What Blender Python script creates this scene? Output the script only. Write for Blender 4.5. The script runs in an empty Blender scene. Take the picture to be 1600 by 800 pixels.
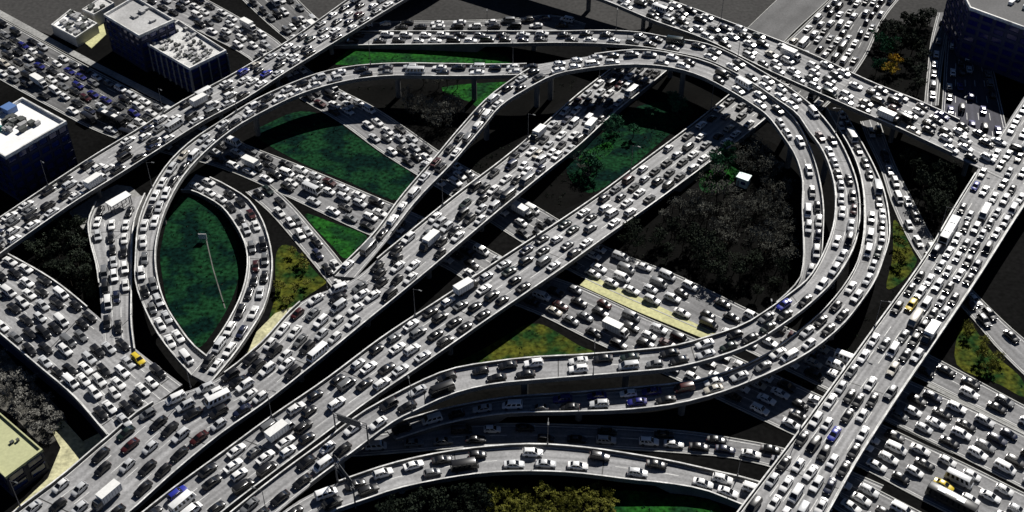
import bpy, bmesh, math, random
import numpy as np
from mathutils import Vector, Matrix
from mathutils.bvhtree import BVHTree

SC = bpy.context.scene
COL = SC.collection
R = math.radians
rnd = random.Random(7)

# ------------------------------------------------------------------ camera, sky, sun, exposure
CAM_POS = (0.0, 0.0, 212.0)
cam_d = bpy.data.cameras.new('camera')
cam_d.sensor_width = 36.0
cam_d.lens = 42.75
cam_d.clip_start = 1.0
cam_d.clip_end = 12000.0
cam = bpy.data.objects.new('camera', cam_d)
cam.location = CAM_POS
cam.rotation_euler = (R(50.0), 0, 0)
COL.objects.link(cam)
SC.camera = cam

SUN_EL, SUN_AZ = R(39.0), R(26.0)          # behind the scene, a little to the right
w = bpy.data.worlds.new('World')
SC.world = w
w.use_nodes = True
nt = w.node_tree
bg = nt.nodes['Background']
sky = nt.nodes.new('ShaderNodeTexSky')
sky.sky_type = 'NISHITA'
sky.sun_disc = False
sky.sun_elevation = SUN_EL
sky.sun_rotation = SUN_AZ
sky.altitude = 200.0
sky.air_density = 0.25
sky.dust_density = 0.0
sky.ozone_density = 2.0
nt.links.new(sky.outputs[0], bg.inputs[0])
bg.inputs[1].default_value = 0.05
sun_d = bpy.data.lights.new('sun', 'SUN')
sun_d.energy = 5.0
sun_d.angle = R(0.5)
sun_d.color = (1.0, 0.965, 0.91)
sun = bpy.data.objects.new('sun', sun_d)
sdir = Vector((math.sin(SUN_AZ)*math.cos(SUN_EL), math.cos(SUN_AZ)*math.cos(SUN_EL), math.sin(SUN_EL)))
sun.rotation_euler = (-sdir).to_track_quat('-Z', 'Y').to_euler()
sun.location = (60, 500, 300)
COL.objects.link(sun)
SC.view_settings.view_transform = 'Standard'
SC.view_settings.look = 'None'
SC.view_settings.exposure = 0.45
SC.view_settings.gamma = 1.0
SC.cycles.max_bounces = 6
SC.cycles.diffuse_bounces = 2

# ------------------------------------------------------------------ layout in metres (camera at x=0, y=0, looking along +y)
ROADS = {
 'upper_flyover': [
  (39.89, 357.48, 52.53, 348.03, 0.7),
  (33.95, 349.08, 46.22, 339.15, 0.8),
  (20.88, 330.84, 33.16, 321.57, 1.2),
  (7.82, 308.96, 19.96, 300.12, 2.5),
  (-1.88, 292.02, 9.79, 284.08, 4.5),
  (-16.58, 269.87, -4.55, 262.08, 6.5),
  (-33.6, 244.86, -21.46, 237.65, 7.2),
  (-41.71, 233.76, -28.69, 227.89, 7.1),
  (-51.29, 228.0, -35.61, 218.81, 7),
  (-61.6, 209.81, -48.01, 202.27, 6.8),
  (-70.46, 199.2, -56.84, 191.68, 6.3),
  (-82.67, 193.04, -64.84, 183.46, 5.7),
  (-91.68, 181.62, -73.69, 172.44, 5),
  (-98.32, 171.88, -80.37, 162.69, 4.6),
  (-105.42, 163.0, -87.36, 153.95, 4.2),
  (-113.12, 151.71, -94.81, 143.24, 4),
  (-164.16, 77.59, -145.85, 69.12, 4)],
 'lower_flyover': [
  (74.81, 338.14, 87.58, 327.86, 0.7),
  (67.33, 328.83, 79.95, 318.56, 0.8),
  (60.53, 320.06, 73.07, 310.13, 1),
  (37.69, 291.59, 49.92, 282.75, 2.5),
  (25.41, 275.55, 37.05, 267.28, 4),
  (14.39, 261.93, 26.02, 254.14, 5.5),
  (0.0, 245.62, 12.39, 237.88, 7),
  (-17.37, 227.19, -5.21, 219.65, 7.3),
  (-31.06, 213.38, -18.58, 205.92, 7.2),
  (-44.49, 198.1, -33.15, 191.61, 6.8),
  (-55.15, 187.35, -42.8, 181.23, 6.3),
  (-63.46, 178.31, -51.24, 172.31, 5.8),
  (-73.86, 167.0, -61.41, 161.21, 5.2),
  (-82.09, 157.04, -69.44, 150.96, 4.6),
  (-90.49, 146.28, -77.28, 139.84, 4.2),
  (-144.13, 74.01, -130.92, 67.57, 4.2)],
 'ring_inner_ramp': [
  (-46.09, 236.31, -40.09, 235.56, 7.05),
  (-36.4, 254.1, -32.18, 252.74, 7.3),
  (-31.41, 266.45, -26.41, 265.58, 8),
  (-21.75, 286.61, -16.47, 283.45, 8.8),
  (-15.17, 300.32, -8.7, 299.31, 9.5),
  (-7.42, 314.75, -2.71, 310.84, 10.3),
  (0.4, 324.63, 4.32, 317.99, 11),
  (8.06, 331.78, 13.34, 325.69, 11.5),
  (19.28, 335.61, 22.0, 328.28, 12),
  (30.61, 338.42, 30.49, 329.86, 12.2),
  (40.92, 339.84, 40.16, 330.46, 12.3),
  (50.9, 337.46, 50.01, 328.55, 12.3),
  (60.55, 332.94, 57.9, 324.18, 12.2),
  (69.47, 324.51, 65.94, 316.05, 12),
  (76.1, 316.0, 71.85, 308.53, 11.8),
  (82.96, 303.59, 75.89, 302.23, 11.4),
  (85.08, 294.11, 78.44, 293.46, 11),
  (86.18, 283.34, 80.87, 284.28, 10),
  (86.17, 273.98, 81.25, 275.48, 9),
  (85.08, 262.14, 78.97, 262.14, 8),
  (83.14, 252.29, 77.32, 250.4, 7),
  (81.43, 244.45, 76.2, 243.41, 6),
  (79.85, 238.93, 74.68, 237.91, 5),
  (76.14, 232.3, 71.94, 234.52, 3.8),
  (71.44, 226.94, 67.5, 230.56, 2.5)],
 'ring_middle_ramp': [
  (-72.85, 369.97, -71.76, 361.78, 0.4),
  (-57.6, 371.99, -56.6, 362.46, 0.5),
  (-44.24, 371.55, -43.47, 362.03, 1),
  (-22.01, 369.79, -21.65, 360.74, 2),
  (0.0, 367.15, 0.0, 358.58, 3.5),
  (17.32, 363.63, 17.06, 355.56, 5.5),
  (32.1, 359.65, 31.55, 350.43, 8),
  (42.28, 354.86, 41.52, 345.37, 10),
  (52.14, 348.85, 51.24, 339.94, 11.3),
  (61.86, 343.85, 60.66, 333.93, 12.3),
  (70.92, 335.16, 69.46, 324.82, 12.5),
  (78.45, 325.19, 75.34, 316.7, 12.5),
  (84.38, 317.07, 79.8, 309.55, 12.5),
  (90.03, 305.71, 84.21, 301.93, 12.5),
  (92.78, 296.54, 85.86, 293.56, 12.5),
  (94.05, 288.39, 87.44, 286.46, 12.7),
  (94.77, 276.34, 88.27, 276.95, 12.8),
  (94.38, 266.53, 87.86, 267.11, 13),
  (92.71, 255.72, 86.18, 257.11, 13),
  (89.68, 244.91, 83.29, 247.03, 13),
  (85.73, 236.25, 78.67, 236.76, 12.7),
  (79.43, 226.63, 73.76, 228.57, 12.5),
  (70.58, 217.12, 68.58, 223.4, 12.2),
  (62.48, 210.14, 63.08, 218.48, 12),
  (55.74, 205.43, 55.29, 212.67, 11.5),
  (48.61, 202.31, 47.26, 209.42, 11),
  (35.91, 198.82, 36.33, 206.23, 10.3),
  (29.66, 198.29, 30.25, 205.67, 10),
  (14.81, 197.22, 15.1, 204.56, 9.4),
  (5.92, 196.59, 6.04, 204.33, 9),
  (-4.43, 195.54, -3.77, 203.24, 8.6),
  (-13.94, 192.88, -14.71, 201.09, 8),
  (-21.78, 188.49, -23.02, 196.7, 7.4),
  (-26.25, 185.74, -32.53, 189.84, 7),
  (-35.2, 176.78, -42.19, 179.93, 6.5),
  (-43.37, 168.61, -50.64, 171.25, 6),
  (-52.73, 157.74, -60.28, 160.39, 5.4),
  (-60.85, 147.24, -68.52, 149.87, 4.8)],
 'ring_outer_ramp': [
  (103.78, 318.96, 98.37, 321.86, 2.2),
  (104.41, 308.52, 99.12, 311.3, 2.8),
  (104.96, 298.36, 100.28, 299.69, 3.5),
  (105.25, 286.27, 100.25, 287.22, 4.5),
  (104.56, 273.5, 98.57, 274.1, 6),
  (102.73, 260.59, 96.07, 262.0, 7),
  (99.76, 248.91, 92.82, 249.72, 8),
  (96.74, 241.82, 89.47, 240.54, 8),
  (92.55, 232.98, 84.47, 231.74, 8),
  (86.94, 224.5, 78.25, 223.32, 8),
  (80.38, 215.92, 72.27, 216.83, 8),
  (70.33, 206.41, 66.29, 211.22, 8),
  (63.17, 201.71, 60.99, 206.83, 7.8),
  (55.86, 197.83, 54.35, 202.85, 7.5),
  (48.02, 194.43, 44.89, 199.15, 7),
  (38.15, 191.49, 37.34, 197.97, 6.5),
  (29.29, 190.37, 29.86, 197.42, 6),
  (13.21, 190.3, 13.43, 196.53, 5),
  (-1.48, 191.54, -2.25, 196.79, 3),
  (-14.81, 190.39, -16.5, 194.99, 1),
  (-26.4, 186.13, -29.68, 190.42, 0.3)],
 'arm_ramp': [
  (21.3, 335.22, 19.39, 327.9, 12),
  (14.19, 334.55, 12.38, 327.25, 11.7),
  (7.08, 333.27, 5.98, 326.4, 11.3),
  (-4.05, 333.49, -4.0, 326.62, 10.7),
  (-20.34, 335.04, -20.03, 327.38, 10),
  (-40.78, 335.87, -40.17, 328.19, 9.5),
  (-50.87, 334.64, -49.06, 326.62, 9.3),
  (-59.65, 331.34, -56.16, 323.79, 9.2),
  (-68.5, 325.07, -64.48, 318.8, 9.1),
  (-78.38, 315.7, -73.12, 310.72, 9),
  (-87.06, 304.08, -82.01, 300.35, 8.8),
  (-94.58, 292.83, -88.78, 287.98, 8.5),
  (-98.44, 282.9, -92.18, 278.26, 8.3),
  (-100.56, 270.25, -93.95, 268.49, 8),
  (-100.84, 258.3, -94.54, 258.02, 7.7),
  (-98.7, 244.31, -93.44, 244.83, 7),
  (-95.86, 232.44, -89.93, 232.93, 6.3),
  (-92.29, 225.15, -86.61, 225.62, 5.9),
  (-87.86, 217.32, -82.62, 219.38, 5.6),
  (-82.76, 210.24, -77.48, 212.45, 5.3),
  (-75.69, 201.83, -71.5, 206.95, 5.1)],
 'loop_ramp': [
  (-95.61, 281.07, -93.11, 289.83, 0.3),
  (-93.12, 280.8, -88.45, 287.33, 0.5),
  (-87.97, 277.36, -81.45, 281.94, 0.8),
  (-82.41, 272.36, -75.22, 275.93, 1.2),
  (-78.08, 265.76, -70.6, 268.07, 1.8),
  (-73.1, 255.9, -66.7, 258.39, 2.5),
  (-70.85, 249.08, -64.0, 249.08, 3),
  (-69.38, 238.76, -62.4, 236.74, 3.6),
  (-69.51, 229.41, -62.6, 225.81, 4.2),
  (-71.09, 219.52, -64.6, 216.77, 4.6),
  (-73.51, 210.34, -66.94, 208.15, 5.2),
  (-76.36, 202.61, -70.5, 198.84, 5.6)],
 'bottom_ramp': [
  (-54.51, 155.74, -46.61, 151.59, 4.6),
  (-49.96, 161.11, -42.9, 156.65, 4.9),
  (-43.29, 167.16, -37.88, 161.87, 5),
  (-34.8, 171.55, -31.14, 165.09, 5),
  (-28.09, 174.6, -25.86, 167.51, 5),
  (-17.74, 178.06, -16.38, 170.47, 4.8),
  (-7.15, 180.36, -6.29, 172.68, 4.5),
  (5.74, 181.56, 5.61, 173.47, 4.2),
  (12.91, 181.26, 12.35, 173.36, 3.9),
  (28.59, 179.24, 26.89, 171.96, 3),
  (37.07, 177.71, 35.0, 171.38, 2.4),
  (44.33, 176.02, 41.65, 170.27, 1.8),
  (53.02, 173.8, 49.21, 166.91, 1.2),
  (61.6, 170.02, 56.94, 163.11, 0.8),
  (69.22, 165.9, 63.73, 158.82, 0.5)],
 'tall_viaduct': [
  (174.18, 343.12, 189.16, 333.3, 8),
  (149.09, 305.97, 163.79, 296.84, 8),
  (134.23, 283.63, 148.42, 275.02, 8),
  (121.53, 264.43, 135.02, 256.53, 8),
  (108.21, 243.64, 120.49, 235.97, 8),
  (86.99, 214.12, 99.28, 207.06, 8),
  (74.51, 196.94, 87.05, 190.49, 8),
  (62.35, 180.29, 75.26, 173.86, 8),
  (47.48, 160.52, 61.79, 153.51, 8),
  (35.6, 144.21, 49.17, 137.57, 8),
  (-18.84, 72.54, -5.27, 65.9, 8)],
 'cross_viaduct': [
  (-57.61, 449.67, -64.73, 439.89, 9),
  (18.45, 401.55, 11.33, 391.77, 9),
  (36.17, 390.33, 29.95, 380.0, 9),
  (55.29, 378.17, 47.03, 364.77, 9),
  (73.17, 363.47, 63.18, 352.01, 9),
  (91.86, 347.49, 81.08, 332.43, 9),
  (100.56, 338.66, 90.5, 323.0, 9),
  (112.17, 326.3, 101.64, 312.44, 8.8),
  (126.45, 313.97, 114.94, 300.45, 8.5),
  (134.53, 305.67, 124.33, 291.31, 8.2),
  (138.57, 301.01, 128.71, 286.93, 8.12),
  (148.94, 291.8, 138.31, 276.73, 8.08)],
 'corner_highway': [
  (16.04, 514.29, 38.26, 506.04, 6),
  (-29.49, 436.66, -7.27, 428.41, 6),
  (-46.59, 404.97, -25.41, 400.01, 6),
  (-57.42, 385.62, -38.57, 383.29, 6),
  (-72.89, 358.9, -56.72, 358.06, 6),
  (-83.3, 343.67, -72.6, 335.79, 6),
  (-91.66, 332.32, -82.59, 320.73, 6),
  (-102.7, 318.91, -93.43, 307.92, 6),
  (-111.7, 304.83, -103.41, 293.47, 6),
  (-121.53, 290.88, -112.8, 279.86, 6),
  (-129.24, 278.63, -120.72, 268.77, 6),
  (-139.94, 261.01, -132.22, 249.74, 6),
  (-148.71, 246.29, -140.21, 236.26, 6),
  (-194.69, 168.92, -186.19, 158.89, 6)],
 'avenue_far_side': [
  (-185.05, 461.51, -196.17, 448.55, 0.05),
  (-117.01, 402.59, -128.13, 389.63, 0.05),
  (-94.23, 381.31, -103.84, 370.15, 0.05),
  (-81.49, 368.4, -89.55, 357.32, 0.05),
  (-70.54, 352.36, -77.42, 341.14, 0.05),
  (-58.28, 338.4, -65.38, 328.87, 0.05),
  (-44.31, 326.27, -52.85, 316.82, 0.05),
  (-31.64, 312.58, -39.63, 301.61, 0.05),
  (-21.22, 300.61, -28.3, 290.17, 0.05),
  (-7.51, 287.63, -15.61, 277.74, 0.05),
  (6.39, 274.73, -1.78, 263.1, 0.05),
  (26.23, 255.86, 17.89, 244.64, 0.05),
  (44.23, 244.12, 34.74, 232.52, 0.05),
  (62.42, 229.59, 52.95, 220.14, 0.05),
  (79.54, 216.71, 69.86, 207.19, 0.05),
  (99.73, 202.7, 90.93, 190.65, 0.05),
  (109.81, 195.26, 101.6, 182.14, 0.05),
  (119.25, 187.31, 111.96, 173.66, 0.05),
  (129.41, 178.78, 121.78, 165.4, 0.05),
  (198.31, 120.88, 190.68, 107.5, 0.05)],
 'avenue_west': [
  (-269.37, 456.59, -280.01, 435.56, 0.05),
  (-200.07, 399.17, -210.71, 378.14, 0.05),
  (-162.98, 368.4, -172.23, 346.29, 0.05),
  (-137.67, 347.49, -147.57, 327.01, 0.05),
  (-114.58, 329.62, -123.95, 310.14, 0.05),
  (-97.8, 317.18, -103.78, 300.61, 0.05)],
 'avenue_near_side': [
  (-97.8, 317.18, -103.78, 300.61, 0.05),
  (-80.79, 304.99, -86.45, 293.38, 0.05),
  (-61.75, 293.38, -68.18, 281.71, 0.05),
  (-38.62, 278.34, -43.7, 264.52, 0.05),
  (-25.25, 269.42, -31.53, 256.68, 0.05),
  (-10.56, 258.62, -17.14, 247.26, 0.05),
  (0.0, 249.91, -7.55, 238.24, 0.05),
  (17.68, 239.76, 7.38, 229.11, 0.05),
  (32.8, 228.87, 20.03, 219.68, 0.05),
  (46.48, 219.68, 35.87, 208.92, 0.05),
  (69.2, 203.55, 59.68, 192.24, 0.05),
  (90.69, 187.9, 80.82, 176.93, 0.05),
  (101.07, 180.26, 88.51, 170.63, 0.05),
  (112.57, 171.16, 100.02, 162.0, 0.05),
  (123.62, 162.84, 110.98, 153.79, 0.05),
  (195.58, 108.79, 182.94, 99.74, 0.05)],
 'back_street': [
  (-147.11, 502.29, -163.18, 497.01, 0.05),
  (-97.57, 427.15, -113.64, 421.87, 0.05),
  (-82.12, 404.07, -95.74, 394.36, 0.05),
  (-71.77, 387.29, -83.92, 377.24, 0.05),
  (-62.26, 373.67, -73.02, 362.81, 0.05)],
 'frontage_road': [
  (93.61, 222.46, 87.34, 216.03, 0.05),
  (105.62, 212.0, 100.4, 205.25, 0.05),
  (113.34, 204.61, 108.44, 198.32, 0.05),
  (121.0, 197.3, 116.43, 191.44, 0.05),
  (131.38, 188.29, 126.41, 182.52, 0.05),
  (198.92, 128.81, 193.95, 123.04, 0.05)],
 'corner_road': [
  (76.21, 175.47, 69.72, 167.99, 0.05),
  (86.36, 167.64, 77.83, 160.82, 0.05),
  (97.69, 158.66, 89.37, 152.99, 0.05)],
 'left_deck': [
  (-145.48, 255.19, -151.04, 237.32, 4.2),
  (-131.2, 245.85, -138.42, 227.52, 4.6),
  (-118.22, 236.4, -125.81, 216.36, 5),
  (-104.16, 223.76, -112.0, 204.26, 5),
  (-90.73, 210.98, -101.91, 195.31, 5),
  (-77.48, 199.53, -90.93, 183.23, 5.1)],
 'side_street': [
  (-118.11, 274.04, -104.84, 277.95, 1.5),
  (-117.18, 263.32, -104.42, 264.75, 2.6),
  (-113.88, 253.74, -102.43, 254.28, 3.6),
  (-109.46, 243.48, -99.98, 244.0, 4.4),
  (-105.24, 231.56, -96.91, 231.56, 4.9),
  (-101.92, 220.7, -94.18, 220.23, 5.02),
  (-98.96, 211.63, -91.19, 210.96, 5.02)],
 'short_slip': [
  (-76.84, 281.38, -70.93, 285.1, 0.06),
  (-68.97, 272.35, -63.03, 275.32, 0.06),
  (-59.94, 259.44, -54.75, 263.09, 0.06),
  (-50.25, 244.63, -46.22, 249.9, 0.06),
  (-43.09, 233.24, -39.42, 238.23, 0.06)],
 'ring_side_road': [
  (108.93, 317.88, 114.74, 319.67, 0.06),
  (108.76, 309.08, 114.27, 310.82, 0.06),
  (109.43, 293.37, 113.92, 294.67, 0.06),
  (108.71, 275.32, 114.75, 276.82, 0.06),
  (109.67, 256.67, 115.88, 260.27, 0.06),
  (112.73, 239.49, 118.23, 244.11, 0.06)],
 'right_slip': [
  (114.07, 238.23, 119.35, 242.05, 0.06),
  (117.31, 229.1, 122.57, 233.0, 0.06),
  (120.89, 216.7, 127.27, 221.75, 0.06),
  (124.39, 207.83, 132.25, 212.66, 0.06),
  (131.65, 193.23, 139.3, 197.7, 0.06),
  (170.87, 112.22, 178.52, 116.69, 0.06)],
 'far_avenue': [
  (72.03, 332.63, 94.28, 319.67, 0.06),
  (86.04, 355.64, 106.79, 336.45, 0.06),
  (97.36, 371.0, 118.3, 355.64, 0.06),
  (112.76, 392.92, 131.07, 382.66, 0.06),
  (131.2, 419.24, 149.71, 411.54, 0.06),
  (181.39, 493.95, 199.9, 486.25, 0.06)],
 'far_lane': [
  (-73.62, 375.46, -72.91, 370.16, 0.04),
  (-58.28, 378.15, -57.72, 372.8, 0.04),
  (-45.02, 380.42, -44.47, 373.69, 0.04),
  (-22.55, 381.33, -22.26, 374.13, 0.04),
  (0.0, 382.7, 0.0, 374.35, 0.04),
  (15.89, 384.99, 15.59, 374.57, 0.04),
  (25.82, 379.06, 24.95, 374.57, 0.04)],
 'shaded_street': [
  (131.81, 310.12, 151.82, 308.05, 0.06),
  (138.72, 332.63, 156.42, 332.63, 0.06),
  (146.63, 358.56, 160.24, 355.64, 0.06),
  (152.87, 378.12, 161.13, 377.22, 0.06)],
 'lane_below_ring': [
  (-44.05, 186.35, -46.45, 182.14, 0.05),
  (-35.39, 187.9, -37.01, 182.14, 0.05),
  (-23.73, 190.06, -24.46, 183.28, 0.05),
  (-11.9, 191.24, -11.98, 184.42, 0.05),
  (0.0, 191.64, 0.0, 184.81, 0.05),
  (14.88, 191.24, 14.62, 184.81, 0.05),
  (29.68, 190.25, 29.17, 183.85, 0.05),
  (41.42, 189.07, 39.27, 182.9, 0.05),
  (50.77, 187.12, 48.57, 181.77, 0.05),
  (60.91, 184.42, 57.57, 179.15, 0.05),
  (70.75, 180.26, 66.81, 174.74, 0.05),
  (82.11, 173.3, 77.19, 167.12, 0.05)],
 'empty_road': [
  (61.05, 344.29, 80.0, 344.29, 0.05),
  (74.29, 364.09, 92.5, 365.8, 0.05),
  (96.14, 396.76, 112.58, 394.36, 0.05),
  (113.64, 421.87, 130.0, 419.26, 0.05),
  (165.17, 495.66, 181.53, 493.05, 0.05)],
 'park_lane': [
  (131.29, 327.01, 135.36, 327.01, 0.05),
  (137.89, 348.3, 142.13, 348.3, 0.05),
  (144.71, 369.27, 149.8, 370.15, 0.05),
  (151.75, 387.29, 156.57, 388.23, 0.05)],
}
PATCHES = [
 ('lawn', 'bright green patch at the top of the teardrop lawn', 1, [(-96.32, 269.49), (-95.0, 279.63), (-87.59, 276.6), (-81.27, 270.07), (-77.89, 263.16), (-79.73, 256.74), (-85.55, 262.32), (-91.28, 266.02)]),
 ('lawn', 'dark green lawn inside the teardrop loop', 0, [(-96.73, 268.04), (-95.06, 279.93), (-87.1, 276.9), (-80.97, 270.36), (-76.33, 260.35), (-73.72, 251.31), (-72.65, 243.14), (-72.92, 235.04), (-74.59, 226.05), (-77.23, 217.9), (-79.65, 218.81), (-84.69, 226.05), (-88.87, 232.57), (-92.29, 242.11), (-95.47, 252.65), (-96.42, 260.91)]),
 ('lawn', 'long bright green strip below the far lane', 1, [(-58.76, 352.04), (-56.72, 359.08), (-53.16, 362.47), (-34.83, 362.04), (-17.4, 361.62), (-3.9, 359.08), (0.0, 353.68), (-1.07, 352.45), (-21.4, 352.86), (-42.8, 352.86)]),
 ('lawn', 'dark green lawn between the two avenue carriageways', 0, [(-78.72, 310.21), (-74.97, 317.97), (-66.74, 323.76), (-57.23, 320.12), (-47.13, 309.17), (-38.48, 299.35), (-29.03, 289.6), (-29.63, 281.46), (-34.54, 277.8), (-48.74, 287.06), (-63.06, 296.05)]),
 ('lawn', 'small green triangle beside the inner ramp', 1, [(-58.63, 270.95), (-50.24, 267.17), (-40.39, 261.47), (-42.06, 256.74), (-45.02, 251.57), (-49.07, 256.74)]),
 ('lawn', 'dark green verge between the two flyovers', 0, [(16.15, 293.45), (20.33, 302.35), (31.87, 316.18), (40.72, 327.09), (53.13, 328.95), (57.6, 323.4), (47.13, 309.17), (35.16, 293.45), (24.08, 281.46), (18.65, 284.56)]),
 ('lawn', 'small bright green patch on the verge between the flyovers', 1, [(20.15, 298.03), (22.22, 301.35), (28.92, 306.76), (30.7, 304.04), (28.9, 300.01), (23.89, 296.05)]),
 ('lawn', 'green verge right beside the lower flyover', 1, [(54.63, 286.12), (57.96, 293.45), (64.64, 300.68), (69.56, 301.35), (66.3, 289.28), (60.27, 282.08), (55.56, 281.46)]),
 ('lawn', 'olive green triangle above the lower ramp', 2, [(-15.62, 209.41), (-5.59, 217.9), (1.95, 224.39), (6.84, 225.81), (11.62, 222.51), (16.76, 217.9), (20.6, 215.18), (12.65, 214.28), (0.0, 212.94)]),
 ('lawn', 'green lawn under the bottom ramp', 1, [(22.57, 171.91), (33.78, 171.2), (43.41, 169.43), (45.79, 166.3), (47.85, 161.2), (21.66, 157.88), (20.82, 166.3)]),
 ('lawn', 'olive verge below the slip road at the picture edge', 2, [(113.53, 224.39), (116.44, 226.05), (119.17, 215.18), (123.31, 206.81), (122.03, 200.44), (117.22, 204.66), (109.02, 211.17)]),
 ('lawn', 'olive verge inside the loop ramp bend', 2, [(-64.08, 254.01), (-60.46, 256.74), (-51.05, 244.18), (-48.77, 242.11), (-54.87, 234.54), (-58.8, 227.24), (-61.89, 226.05), (-61.9, 237.04)]),
 ('lawn', 'olive strip outside the ring ramp', 2, [(107.15, 268.04), (108.61, 263.73), (109.04, 254.82), (109.02, 249.97), (103.3, 242.11), (98.46, 239.56), (103.28, 252.65)]),
 ('lawn', 'green verge left of the inner ramp', 1, [(-22.87, 337.71), (-2.09, 341.22), (-1.67, 338.48), (-10.18, 327.09), (-13.28, 328.95)]),
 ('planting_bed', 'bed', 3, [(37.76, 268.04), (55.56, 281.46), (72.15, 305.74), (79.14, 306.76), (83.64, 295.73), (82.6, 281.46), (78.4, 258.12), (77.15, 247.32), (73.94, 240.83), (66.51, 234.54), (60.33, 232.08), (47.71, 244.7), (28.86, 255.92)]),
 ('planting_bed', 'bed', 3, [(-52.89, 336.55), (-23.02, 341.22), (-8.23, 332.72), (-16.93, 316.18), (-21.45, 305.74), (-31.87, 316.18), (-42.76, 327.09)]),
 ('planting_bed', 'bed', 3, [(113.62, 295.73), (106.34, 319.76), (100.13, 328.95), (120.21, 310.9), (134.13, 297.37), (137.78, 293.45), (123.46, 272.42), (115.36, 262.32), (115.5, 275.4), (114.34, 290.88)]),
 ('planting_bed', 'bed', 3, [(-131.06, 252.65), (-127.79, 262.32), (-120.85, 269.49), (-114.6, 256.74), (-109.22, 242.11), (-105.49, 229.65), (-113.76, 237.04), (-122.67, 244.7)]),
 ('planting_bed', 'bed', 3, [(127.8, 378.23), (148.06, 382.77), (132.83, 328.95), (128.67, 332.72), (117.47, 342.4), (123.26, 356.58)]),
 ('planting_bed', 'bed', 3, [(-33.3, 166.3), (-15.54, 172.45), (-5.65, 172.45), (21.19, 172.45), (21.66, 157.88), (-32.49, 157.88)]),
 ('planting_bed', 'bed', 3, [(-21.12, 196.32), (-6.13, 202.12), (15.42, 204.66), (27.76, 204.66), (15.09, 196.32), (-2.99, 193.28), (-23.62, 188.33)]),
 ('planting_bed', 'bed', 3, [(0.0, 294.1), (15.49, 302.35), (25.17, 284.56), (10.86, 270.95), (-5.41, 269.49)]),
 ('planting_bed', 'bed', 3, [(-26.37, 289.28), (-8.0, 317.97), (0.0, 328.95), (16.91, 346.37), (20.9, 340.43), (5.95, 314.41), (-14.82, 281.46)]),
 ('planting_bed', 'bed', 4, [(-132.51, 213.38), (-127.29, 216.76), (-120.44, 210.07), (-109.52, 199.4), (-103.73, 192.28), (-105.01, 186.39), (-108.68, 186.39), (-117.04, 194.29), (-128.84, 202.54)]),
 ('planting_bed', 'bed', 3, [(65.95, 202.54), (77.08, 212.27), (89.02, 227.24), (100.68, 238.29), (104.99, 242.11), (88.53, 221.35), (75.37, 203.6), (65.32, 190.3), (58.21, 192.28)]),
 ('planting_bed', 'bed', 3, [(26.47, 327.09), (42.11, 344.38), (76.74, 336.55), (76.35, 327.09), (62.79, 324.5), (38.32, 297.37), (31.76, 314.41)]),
 ('yard', 'grey bare ground along the top edge above the far lane', 8, [(-38.03, 411.66), (38.03, 411.66), (42.69, 394.46), (49.33, 378.23), (35.64, 374.64), (25.7, 376.43), (15.93, 386.46), (0.0, 383.69), (-45.06, 380.94), (-53.59, 375.98)]),
 ('yard', 'grey bare ground below the tall corner building', 8, [(140.26, 416.77), (215.78, 416.77), (198.58, 369.36), (173.74, 360.77), (162.05, 361.62), (145.74, 378.23), (132.24, 382.77)]),
 ('yard', 'grey bare ground around the depot sheds', 8, [(-206.19, 416.77), (-119.88, 416.77), (-128.69, 392.08), (-143.58, 387.39), (-149.8, 368.49), (-164.85, 374.64), (-199.28, 396.85)]),
 ('yard', 'grey bare ground beyond the corner highway', 8, [(-80.82, 411.66), (-47.54, 411.66), (-63.29, 382.77), (-67.26, 378.23)]),
 ('yard', 'grey bare ground between avenue and the empty road', 8, [(61.8, 411.66), (95.08, 411.66), (96.17, 396.85), (77.22, 369.36), (65.02, 378.23)]),
 ('paving', 'pale yellow paved median between the avenue carriageways', 5, [(20.79, 244.7), (22.92, 243.14), (36.49, 233.55), (51.31, 222.28), (47.86, 220.42), (32.88, 229.89), (17.88, 240.58)]),
 ('paving', 'pale paved yard with shelter beside the side street', 6, [(-125.47, 271.83), (-119.98, 279.93), (-115.3, 284.87), (-110.79, 283.94), (-105.46, 277.8), (-104.94, 272.42), (-105.36, 268.04), (-116.33, 266.02), (-117.27, 261.47), (-121.5, 266.59)]),
 ('paving', 'yellowish pavement along the flyover foot', 7, [(-108.24, 166.3), (-103.3, 175.51), (-103.0, 184.47), (-106.77, 189.9), (-105.05, 193.28), (-98.4, 186.39), (-94.16, 189.9), (-91.74, 187.94), (-97.54, 177.89), (-105.2, 165.44)]),
 ('paving', 'pale forecourt by the grey roofed office block', 5, [(-148.47, 368.49), (-144.55, 382.31), (-140.56, 371.99), (-143.13, 362.47)]),
 ('paving', 'grey pavement along the avenue kerb', 6, [(-189.22, 394.46), (-164.14, 373.76), (-139.2, 353.27), (-113.4, 333.48), (-99.68, 321.57), (-97.56, 317.97), (-114.45, 330.83), (-139.51, 350.4), (-164.77, 370.67), (-187.66, 389.72)]),
 ('paving', 'grey pavement between frontage road and avenue', 6, [(100.67, 205.09), (107.89, 198.99), (116.91, 191.49), (123.24, 186.0), (122.72, 184.47), (115.29, 191.09), (99.72, 203.81)]),
 ('paving', 'sandy pavement strip at the fork beside the loop', 7, [(-65.24, 216.76), (-64.57, 222.51), (-60.79, 229.65), (-55.94, 232.57), (-58.53, 225.34), (-63.03, 217.9), (-65.62, 214.28)]),
]
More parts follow.
